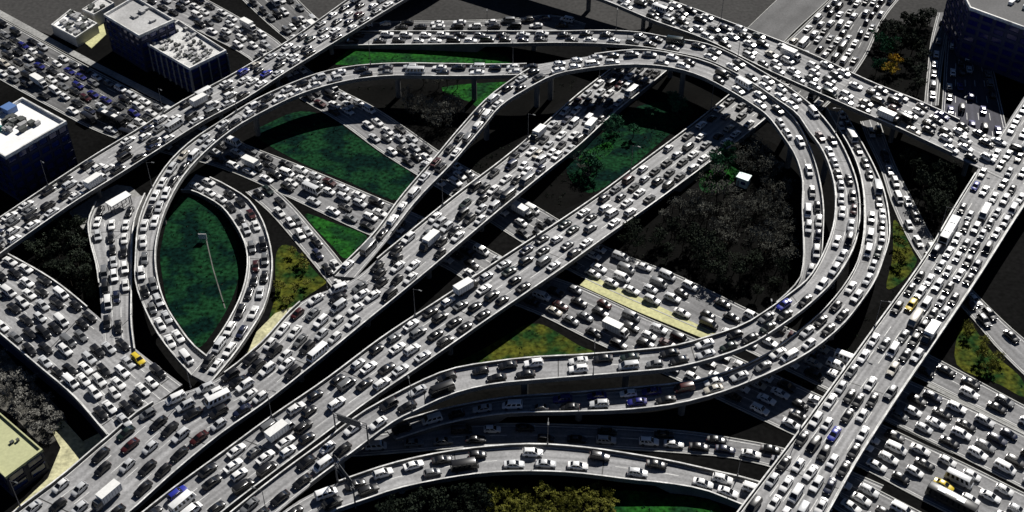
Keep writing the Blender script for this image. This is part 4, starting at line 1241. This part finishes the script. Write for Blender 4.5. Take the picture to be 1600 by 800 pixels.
def b_bus(b, g, e):
    hull(b, [(-5.6, 1.15, 1.2, .45), (-5.55, 1.24, 1.3, .36), (0, 1.25, 1.3, .32), (5.4, 1.24, 1.3, .34), (5.6, 1.15, 1.2, .45)])
    cabin(b, -5.52, 5.5, -5.48, 5.4, 1.24, 3.05, 1.22, 1.14, g, 8); lights(b, 5.52, -5.55, 1.15, .85, 1.0)
    for x in (-2.5, 1.8): b.box(x-.9, x+.9, -.7, .7, 3.03, 3.22, 6)
    return .48, (3.6, -3.0), 1.12
def b_truck(b, g, e):
    hull(b, [(-3.6, .9, .9, .6), (-3.55, .95, .95, .55), (1.6, .95, .95, .5), (2.0, 1.0, 1.2, .4), (3.2, 1.0, 1.15, .36), (3.45, .9, .95, .45)])
    cabin(b, 1.7, 3.3, 1.75, 2.7, 1.12, 2.25, .97, .86, g, 1); lights(b, 3.36, -3.57, .9, .75, .8)
    mb = MB(); mb.box(-3.6, 1.5, -1.08, 1.08, .98, 2.95, 6); mb.box(-3.62, 1.52, -1.1, 1.1, 2.95, 3.02, 6)
    for k in range(7):
        x = -3.3+k*.75
        for s in (-1, 1): mb.box(x-.03, x+.03, s*1.08-.02, s*1.08+.02, 1.0, 2.94, 7)
    e['cargo_box'] = (mb, 'cargo')
    return .42, (2.4, -2.3), .9
make_kind('saloon', 'saloon_car', 'car', 4.6, 1.8, b_saloon)
make_kind('hatch', 'hatchback', 'hatchback', 3.96, 1.72, b_hatch)
make_kind('suv', 'sport_utility_car', 'SUV', 4.56, 1.88, b_suv)
make_kind('van', 'van', 'van', 4.9, 1.86, b_van)
make_kind('minibus', 'minibus', 'minibus', 6.2, 2.0, b_minibus)
make_kind('bus', 'bus', 'bus', 11.2, 2.5, b_bus)
make_kind('truck', 'box_truck', 'truck', 7.2, 2.2, b_truck)
TYPE_WORD = {'saloon': 'saloon car', 'hatch': 'hatchback', 'suv': 'SUV', 'van': 'van', 'minibus': 'minibus', 'bus': 'bus', 'truck': 'box truck'}
MIX = [('saloon', .50), ('hatch', .19), ('suv', .19), ('van', .09), ('minibus', .018), ('truck', .008), ('bus', .004)]
PAINTS = [('white', (.80, .80, .79), .36), ('silver', (.52, .53, .54), .13), ('grey', (.14, .145, .15), .08), ('black', (.008, .008, .009), .34),
          ('dark blue', (.008, .012, .035), .03), ('dark red', (.045, .006, .006), .012), ('beige', (.45, .42, .36), .015), ('dark green', (.008, .018, .014), .015)]
SPECIAL = {'blue': ('bright blue', (.02, .03, .28)), 'yellow': ('yellow', (.62, .46, .03)), 'navy': ('navy blue', (.008, .010, .13))}  # navy puts the blue of the shade into the car colour
def pick(r, table, i):
    t = r.random()*sum(x[i] for x in table)
    for x in table:
        t -= x[i]
        if t <= 0: return x
    return table[-1]
# mean gap between bumpers and travel direction
FLOW = {'avenue_west': (2.2, 1), 'avenue_near_side': (2.6, 1), 'upper_flyover': (3.4, 1), 'lower_flyover': (3.4, -1), 'tall_viaduct': (3.0, 1), 'cross_viaduct': (2.8, 1), 'corner_highway': (3.2, -1),
        'ring_inner_ramp': (3.2, 1), 'ring_middle_ramp': (3.4, 1), 'ring_outer_ramp': (3.2, 1), 'arm_ramp': (2.8, 1), 'loop_ramp': (2.6, 1),
        'bottom_ramp': (5.5, 1), 'left_deck': (3.2, 1), 'side_street': (2.6, 1), 'shaded_street': (9.0, 1), 'park_lane': (6, 1),
        'far_avenue': (3.0, 1), 'lane_below_ring': (4.5, 1), 'frontage_road': (4.5, 1), 'far_lane': (4.0, -1)}
cars = []; GRID = {}
rc = random.Random(21)
for name, (P, tt, tk) in STRIPS.items():
    lanes = LANES[name]
    if not lanes: continue
    gap, dirn = FLOW.get(name, (3.2, 1))
    c = (P[:, 0:2]+P[:, 2:4])/2
    for li in range(lanes):
        s = rc.uniform(0, 6)
        ph = rc.uniform(0, 6.28)
        while s < tt[-1]-2.5:
            kind = pick(rc, MIX, 1)[0]
            if kind in ('bus', 'truck') and (lanes < 3 or name in ('left_deck', 'far_avenue')): kind = 'van'
            K = KINDS[kind]
            s0 = s; s += K['L']/2
            f = (s/tt[-1])*(len(P)-1); i = min(int(f), len(P)-2); t = f-i
            p = P[i]*(1-t)+P[i+1]*t
            wv = math.hypot(p[2]-p[0], p[3]-p[1])
            fr = (0.6+(wv-1.2)*(li+.5)/lanes+rc.gauss(0, .2))/wv
            if (wv-1.2)/lanes < 2.15: fr = .5+rc.uniform(-.03, .03)
            if wv < 3.2: continue
            x = p[0]+(p[2]-p[0])*fr; y = p[1]+(p[3]-p[1])*fr; z = p[4]
            dv = P[i+1]-P[i]
            tx = dv[0]+(dv[2]-dv[0])*fr; ty = dv[1]+(dv[3]-dv[1])*fr
            slope = dv[4]/math.hypot(tx, ty)*dirn
            yaw = math.atan2(ty*dirn, tx*dirn)+rc.gauss(0, R(1.6))
            cl = math.sin(s0*.043+li*.9+ph)+.7*math.sin(s0*.11+li*2.3+ph*2)
            g_ = gap*(0.12+rc.expovariate(1.0)*0.5)*max(.35, 1+.55*cl)
            if rc.random() < .035: g_ += rc.uniform(4, 12)
            s = s0+K['L']+0.9+g_
            if (wv-1.2)/lanes < 2.15 and li: continue
            u, v, k = project(x, y, z+.7)
            if not (-0.05 < u < 1.05 and -0.06 < v < 1.10): continue
            # stands on the road it belongs to, with headroom
            hit = TREE.ray_cast(Vector((x, y, z+3.6)), Vector((0, 0, -1)))
            if hit[0] is None or abs(hit[0].z-z) > .25: continue
            bad = False
            for dx, dy in ((K['L']*.45, K['W']*.5), (K['L']*.45, -K['W']*.5), (-K['L']*.45, K['W']*.5), (-K['L']*.45, -K['W']*.5)):
                q = Vector((x+dx*math.cos(yaw)-dy*math.sin(yaw), y+dx*math.sin(yaw)+dy*math.cos(yaw), z+3.6))
                h2 = TREE.ray_cast(q, Vector((0, 0, -1)))
                if h2[0] is None or abs(h2[0].z-z) > .45: bad = True; break
            if bad: continue
            key = (int(x//12), int(y//12))
            for gx in (-1, 0, 1):
                for gy in (-1, 0, 1):
                    for o in GRID.get((key[0]+gx, key[1]+gy), ()):
                        if abs(o['z']-z) > 3: continue
                        ddx, ddy = x-o['x'], y-o['y']
                        lo = abs(ddx*math.cos(yaw)+ddy*math.sin(yaw)); la = abs(-ddx*math.sin(yaw)+ddy*math.cos(yaw))
                        dyaw = abs(math.sin(yaw-o['yaw']))
                        if lo < (K['L']+o['L'])/2*(1-.3*dyaw)+.3 and la < (K['W']+o['W'])/2+.15+dyaw*1.4: bad = True
            if bad: continue
            col = pick(rc, PAINTS, 2)
            jit = rc.uniform(.85, 1.1)
            d = dict(kind=kind, x=x, y=y, z=hit[0].z, yaw=yaw, pitch=math.atan(slope), L=K['L'], W=K['W'], road=name, lane=li, s=s0, u=u, v=v, k=k,
                     col=col[0], rgb=tuple(min(.85, q*jit) for q in col[1]))
            # is it seen from the camera?
            vis = 0
            for ax, ay, az in ((0, 0, 1.3), (K['L']*.4, 0, .8), (-K['L']*.4, 0, .8)):
                tgt = Vector((x+ax*math.cos(yaw), y+ax*math.sin(yaw), z+az)); o_ = Vector(CAM_POS); dd = tgt-o_; ln = dd.length
                h3 = TREE.ray_cast(o_, dd.normalized(), ln-.4)
                vis += h3[0] is None
            d['vis'] = vis
            GRID.setdefault(key, []).append(d); cars.append(d)
for cn, pts in SPOTS.items():
    for px, py in pts:
        b = min((q for q in cars if q['vis'] == 3 and q['kind'] in ('saloon', 'hatch', 'suv')), key=lambda q: (q['x']-px)**2+(q['y']-py)**2)
        b['col'], b['rgb'] = SPECIAL[cn]
# order within each lane, counted from the end nearer the camera among what can be seen
def ordinal(n): return '%d%s' % (n, 'th' if 10 <= n % 100 <= 20 else {1: 'st', 2: 'nd', 3: 'rd'}.get(n % 10, 'th'))
WORD = ['first', 'second', 'third', 'fourth', 'fifth', 'sixth', 'seventh', 'eighth']
lanesd = {}
for d in cars:
    d['seen'] = d['vis'] > 0 and -.01 < d['u'] < 1.01 and -.01 < d['v'] < 1.02
    if d['seen']: lanesd.setdefault((d['road'], d['lane']), []).append(d)
for (rd, li), lst in lanesd.items():
    ends = sorted(lst, key=lambda q: q['s'])
    if ends[0]['y'] > ends[-1]['y']: ends = ends[::-1]
    for n, d in enumerate(ends):
        d['label'] = '%s %s %s from near end, %s lane of %s' % (d['col'], TYPE_WORD[d['kind']], ordinal(n+1), WORD[li], INFO[rd][4])
by_cat = {}
for d in cars: by_cat.setdefault(KINDS[d['kind']]['cat'], []).append(d)
single, mass = [], []
for cat_, lst in by_cat.items():
    seen = sorted([q for q in lst if q['seen']], key=lambda q: -q['k']*q['vis']*q['L'])
    single += seen[:300]; mass += seen[300:]+[q for q in lst if not q['seen']]
single.sort(key=lambda q: -q['k']*q['vis'])
GROUPS = {'saloon': 'saloon cars in the traffic jam', 'hatch': 'hatchbacks in the traffic jam', 'suv': 'SUVs in the traffic jam', 'van': 'vans in the traffic jam',
          'minibus': 'minibuses in the traffic jam', 'bus': 'buses in the traffic jam', 'truck': 'box trucks in the traffic jam'}
for n, d in enumerate(single):
    K = KINDS[d['kind']]
    det = n < 250 or d['kind'] in ('bus', 'truck')
    o = obj(K['name'], K['body'] if det else K['full'])
    o.location = (d['x'], d['y'], d['z']+.005)
    o.rotation_euler = (0, -d['pitch'], d['yaw'])
    o.color = (*d['rgb'], 1)
    tag(o, d['label'], K['cat'], GROUPS[d['kind']])
    if det:
        for nm, me, loc, _ in K['parts']:
            q = bpy.data.objects.new(nm, me); q.location = loc; COL.objects.link(q); q.parent = o; q.color = o.color
# the rest of the jam
V, Fc, Mi, Cl = [], [], [], []
b = 0
for d in mass:
    K = KINDS[d['kind']]
    m = Matrix.Translation((d['x'], d['y'], d['z']+.005)) @ Matrix.Rotation(d['yaw'], 4, 'Z') @ Matrix.Rotation(-d['pitch'], 4, 'Y')
    A4 = np.array(m); V.append(K['fv'] @ A4[:3, :3].T+A4[:3, 3])
    Fc += [tuple(b+i for i in f) for f in K['ff']]; Mi += K['fm']
    Cl.append(np.tile(np.array([*d['rgb'], 1.0]), (len(K['fv']), 1))); b += len(K['fv'])
if mass:
    V = np.concatenate(V); Cl = np.concatenate(Cl)
    me = bpy.data.meshes.new('distant_traffic'); me.from_pydata(V.tolist(), [], Fc)
    for mt in ['paint_mass', 'glass', 'tyre', 'headlight', 'taillight', 'trim', 'cargo', 'steel']: me.materials.append(M[mt])
    me.polygons.foreach_set('material_index', np.array(Mi, dtype=np.int32))
    at_ = me.color_attributes.new('paint', 'FLOAT_COLOR', 'POINT'); at_.data.foreach_set('color', Cl.astype(np.float32).ravel())
    me.update()
    tag(obj('distant_traffic', me), 'dense mass of small jammed cars on the farther roads', None, None, 'stuff')
print('vehicles', len(cars), 'single', len(single), 'mass', len(mass), {k: len(v) for k, v in by_cat.items()})

# ------------------------------------------------------------------ trees
def leaves(mb, r, c, rad, n, size, mi=0):
    for _ in range(n):
        d = Vector((r.gauss(0, 1), r.gauss(0, 1), r.gauss(0, 1))).normalized()*(r.random()**.45)
        p = Vector(c)+Vector((d.x*rad[0], d.y*rad[1], d.z*rad[2]))
        a = Vector((r.gauss(0, 1), r.gauss(0, 1), r.gauss(0, .6))).normalized(); q = a.orthogonal().normalized()
        s = size*r.uniform(.6, 1.4)
        a *= s; q *= s*r.uniform(.4, .8)
        mb.add([p-a, p-q, p+a, p+q], [(0, 1, 2, 3)], mi)

def tree_proto(kind, seed):
    r = random.Random(seed)
    tr = MB(); cr = MB()
    if kind in ('olive', 'pale'): H_, W_ = r.uniform(2.2, 3.6), r.uniform(1.3, 2.0)
    elif kind == 'bare': H_, W_ = r.uniform(4.5, 7.0), r.uniform(1.8, 2.8)
    else: H_, W_ = r.uniform(4.5, 7.5), r.uniform(1.8, 3.0)
    th = H_*.42
    tr.tube((0, 0, -.2), (r.uniform(-.1, .1), r.uniform(-.1, .1), th), .05*H_*.5, .03*H_*.5, 7)
    tips = []
    for k in range(7 if kind == 'bare' else 5):
        a = k*2.4+r.uniform(-.4, .4); ln = W_*r.uniform(.55, .9); z0 = th*r.uniform(.65, 1.0)
        e = Vector((math.cos(a)*ln, math.sin(a)*ln, th+(H_-th)*r.uniform(.15, .75)))
        tr.tube((0, 0, z0), e, .028*H_*.5, .012*H_*.5, 5); tips.append(e)
        for _ in range(3 if kind == 'bare' else 1):
            e2 = e+Vector((r.uniform(-1, 1), r.uniform(-1, 1), r.uniform(.1, 1.0)))*W_*.4
            tr.tube(e*.8, e2, .012*H_*.5, .006*H_*.5, 4); tips.append(e2)
    tr.tube((0, 0, th*.9), (0, 0, H_*.85), .03*H_*.5, .01*H_*.5, 5); tips.append(Vector((0, 0, H_*.85)))
    nl = {'bare': 12, 'olive': 30, 'pale': 20}.get(kind, 30)
    for e in tips:
        rad = W_*r.uniform(.28, .48)
        leaves(cr, r, e, (rad, rad, rad*.8), nl, {'bare': .17, 'olive': .17, 'pale': .16}.get(kind, .26))
    for _ in range({'bare': 5, 'olive': 8}.get(kind, 12)):
        a = r.uniform(0, 6.28); q = W_*math.sqrt(r.random())*.8
        rad = W_*r.uniform(.2, .42)
        leaves(cr, r, (math.cos(a)*q, math.sin(a)*q, th+(H_-th)*r.uniform(.1, .95)*(1-.4*q/W_)), (rad, rad, rad*.75), nl, {'bare': .17, 'olive': .17, 'pale': .16}.get(kind, .26))
    lm = {'dark': 'leaf_dark', 'green': 'leaf_green', 'olive': 'leaf_olive', 'yellow': 'leaf_yellow', 'bare': 'leaf_bare', 'pale': 'leaf_pale'}[kind]
    return tr.mesh('trunk', ['bark'], 60), cr.mesh('crown', [lm])
PROTO = {k: [tree_proto(k, 100+i*7+len(k)) for i in range(4)] for k in ('dark', 'green', 'olive', 'yellow', 'bare', 'pale')}
TNAME = {'dark': 'dark_tree', 'green': 'green_tree', 'olive': 'olive_bush', 'yellow': 'yellow_tree', 'bare': 'bare_tree', 'pale': 'grey_bush'}
def clear(x, y, rr):
    for dx, dy in ((0, 0), (rr, 0), (-rr, 0), (0, rr), (0, -rr)):
        if TREE.ray_cast(Vector((x+dx, y+dy, 60)), Vector((0, 0, -1)))[0] is not None: return False
    return True
rt = random.Random(5)
yz = [z[3] for z in ZONES if z[0] == 'yellow'][0]
YEL = (sum(p[0] for p in yz)/len(yz), sum(p[1] for p in yz)/len(yz))
hx, hy = [sum(p[i] for p in BUILDINGS['hut'][1])/4 for i in (0, 1)]
spots = []
for zi, (kind, lab, n, poly) in enumerate(ZONES):
    xs = [p[0] for p in poly]; ys = [p[1] for p in poly]; k = 0; tries = 0; made = []
    while k < n and tries < n*40:
        tries += 1
        x, y = rt.uniform(min(xs), max(xs)), rt.uniform(min(ys), max(ys))
        if not in_poly(x, y, poly) or not clear(x, y, 1.6 if kind == 'olive' else 2.2): continue
        if abs(x-hx) < 4.5 and -9 < y-hy < 4.5: continue
        if kind != 'yellow' and YEL and abs(x-YEL[0]) < 4 and -8 < y-YEL[1] < 3: continue
        if any((x-a)**2+(y-b_)**2 < (2.0 if kind in ('olive', 'bare', 'pale') else 2.6)**2 for a, b_ in spots): continue
        spots.append((x, y)); k += 1
        tr, cr = rt.choice(PROTO[kind])
        sc = rt.uniform(.75, 1.15)
        root = thing(TNAME[kind], lab, 'bush' if kind in ('olive', 'pale') else 'tree', (x, y, 0), rt.uniform(0, 6.28), lab.replace('tree', 'trees', 1).replace('bush', 'bushes', 1))
        root.scale = (sc, sc, sc*rt.uniform(.85, 1.15))
        obj('trunk', tr, root); obj('crown', cr, root); made.append(root)
    if 1 < n <= 12:
        for k, o in enumerate(sorted(made, key=lambda q: q.location.y)): o['label'] = '%s, %s from the near end' % (lab, ordinal(k+1))
# low undergrowth in the dark beds: nobody could count it
ug = MB(); ru = random.Random(9)
for kind, lab, mi, pts in PATCHES:
    if kind != 'planting_bed': continue
    xs = [p[0] for p in pts]; ys = [p[1] for p in pts]
    n = int((max(xs)-min(xs))*(max(ys)-min(ys))*.10)
    for _ in range(n):
        x, y = ru.uniform(min(xs), max(xs)), ru.uniform(min(ys), max(ys))
        if not in_poly(x, y, pts) or not clear(x, y, .6): continue
        rr = ru.uniform(.4, 1.0)
        leaves(ug, ru, (x, y, rr*.4), (rr, rr, rr*.6), 12, .22)
sg = MB()
for kind, lab, mi, pts in PATCHES:
    if kind != 'lawn': continue
    xs = [p[0] for p in pts]; ys = [p[1] for p in pts]
    for _ in range(int((max(xs)-min(xs))*(max(ys)-min(ys))*.05)):
        x, y = ru.uniform(min(xs), max(xs)), ru.uniform(min(ys), max(ys))
        if not in_poly(x, y, pts) or not clear(x, y, .4): continue
        rr = ru.uniform(.2, .7)
        leaves(sg, ru, (x, y, rr*.3), (rr, rr, rr*.5), 10, .2, ru.choice((0, 0, 1)))
tag(obj('lawn_scrub', sg.mesh('lawn_scrub', ['leaf_dark', 'leaf_green'])), 'scattered low scrub growing on the lawns', None, None, 'stuff')
tag(obj('undergrowth', ug.mesh('undergrowth', ['leaf_dark'])), 'low dark undergrowth filling the planted beds', None, None, 'stuff')

# ------------------------------------------------------------------ lamp posts and gantries
pole = MB(); pole.tube((0, 0, 0), (0, 0, 8.5), .11, .06, 8); pole.tube((0, 0, 0), (0, 0, .5), .18, .18, 8)
arm = MB(); arm.tube((0, 0, 8.4), (1.9, 0, 8.9), .05, .04, 6)
head = MB(); head.box(1.6, 2.5, -.16, .16, 8.85, 9.0)
pole, arm, head = pole.mesh('pole', ['steel'], 40), arm.mesh('arm', ['steel'], 40), head.mesh('lamp_head', ['sign'])
for name in ('upper_flyover', 'lower_flyover', 'tall_viaduct', 'corner_highway', 'cross_viaduct', 'ring_middle_ramp', 'bottom_ramp', 'arm_ramp'):
    P, tt, tk = STRIPS[name]; n = 0
    s = 20.0
    lst = []
    while s < tt[-1]-5:
        i = int(np.argmin(abs(tt-s))); s += 44
        d = P[i, 2:4]-P[i, 0:2]; d /= np.hypot(*d)
        x, y = P[i, 0:2]+d*.18
        u, v, k = project(x, y, P[i, 4]+4)
        if 0 < u < 1 and 0.01 < v < 1: lst.append((y, x, P[i, 4]+.85, math.atan2(d[1], d[0])))
    lst.sort()
    for n, (y, x, z, a) in enumerate(lst):
        root = thing('street_lamp', 'thin grey lamp post %s from the near end of the %s' % (ordinal(n+1), INFO[name][4]), 'street lamp', (x, y, z), a, 'street lamps on the raised roads')
        obj('pole', pole, root); obj('arm', arm, root); obj('lamp_head', head, root)

def gantry(name, frac, label, npan):
    P, tt, tk = STRIPS[name]
    i = int(frac*(len(P)-1)); p = P[i]; z = p[4]
    d = p[2:4]-p[0:2]; wv = float(np.hypot(*d)); ang = math.atan2(d[1], d[0])
    root = thing('sign_gantry', label, 'sign gantry', (float(p[0]), float(p[1]), z), ang)
    for x in (-.25, wv+.25):
        mb = MB(); mb.tube((x, 0, -.6), (x, 0, 6.2), .2, .16, 8); obj('post', mb.mesh('post', ['steel'], 40), root)
    mb = MB()
    for zz in (5.3, 6.1):
        for yy in (-.3, .3): mb.tube((-.25, yy, zz), (wv+.25, yy, zz), .07, .07, 6)
    k = int(wv/1.2)
    for j in range(k):
        x0 = -.25+(wv+.5)*j/k; x1 = -.25+(wv+.5)*(j+1)/k
        for yy in (-.3, .3): mb.tube((x0, yy, 5.3 if j % 2 else 6.1), (x1, yy, 6.1 if j % 2 else 5.3), .045, .045, 5)
    obj('truss', mb.mesh('truss', ['sign']), root)
    for j in range(npan):
        x0 = wv*(j+.12)/npan; x1 = wv*(j+.88)/npan
        mb = MB(); mb.box(x0, x1, .4, .5, 4.9, 6.9); obj('sign_panel', mb.mesh('sign_panel', ['sign']), root)
gantry('bottom_ramp', .165, 'steel truss gantry spanning the arched bottom ramp at its narrow end', 1)
gantry('ring_middle_ramp', .905, 'steel truss gantry over the middle ring ramp beside the lower twin flyover', 1)
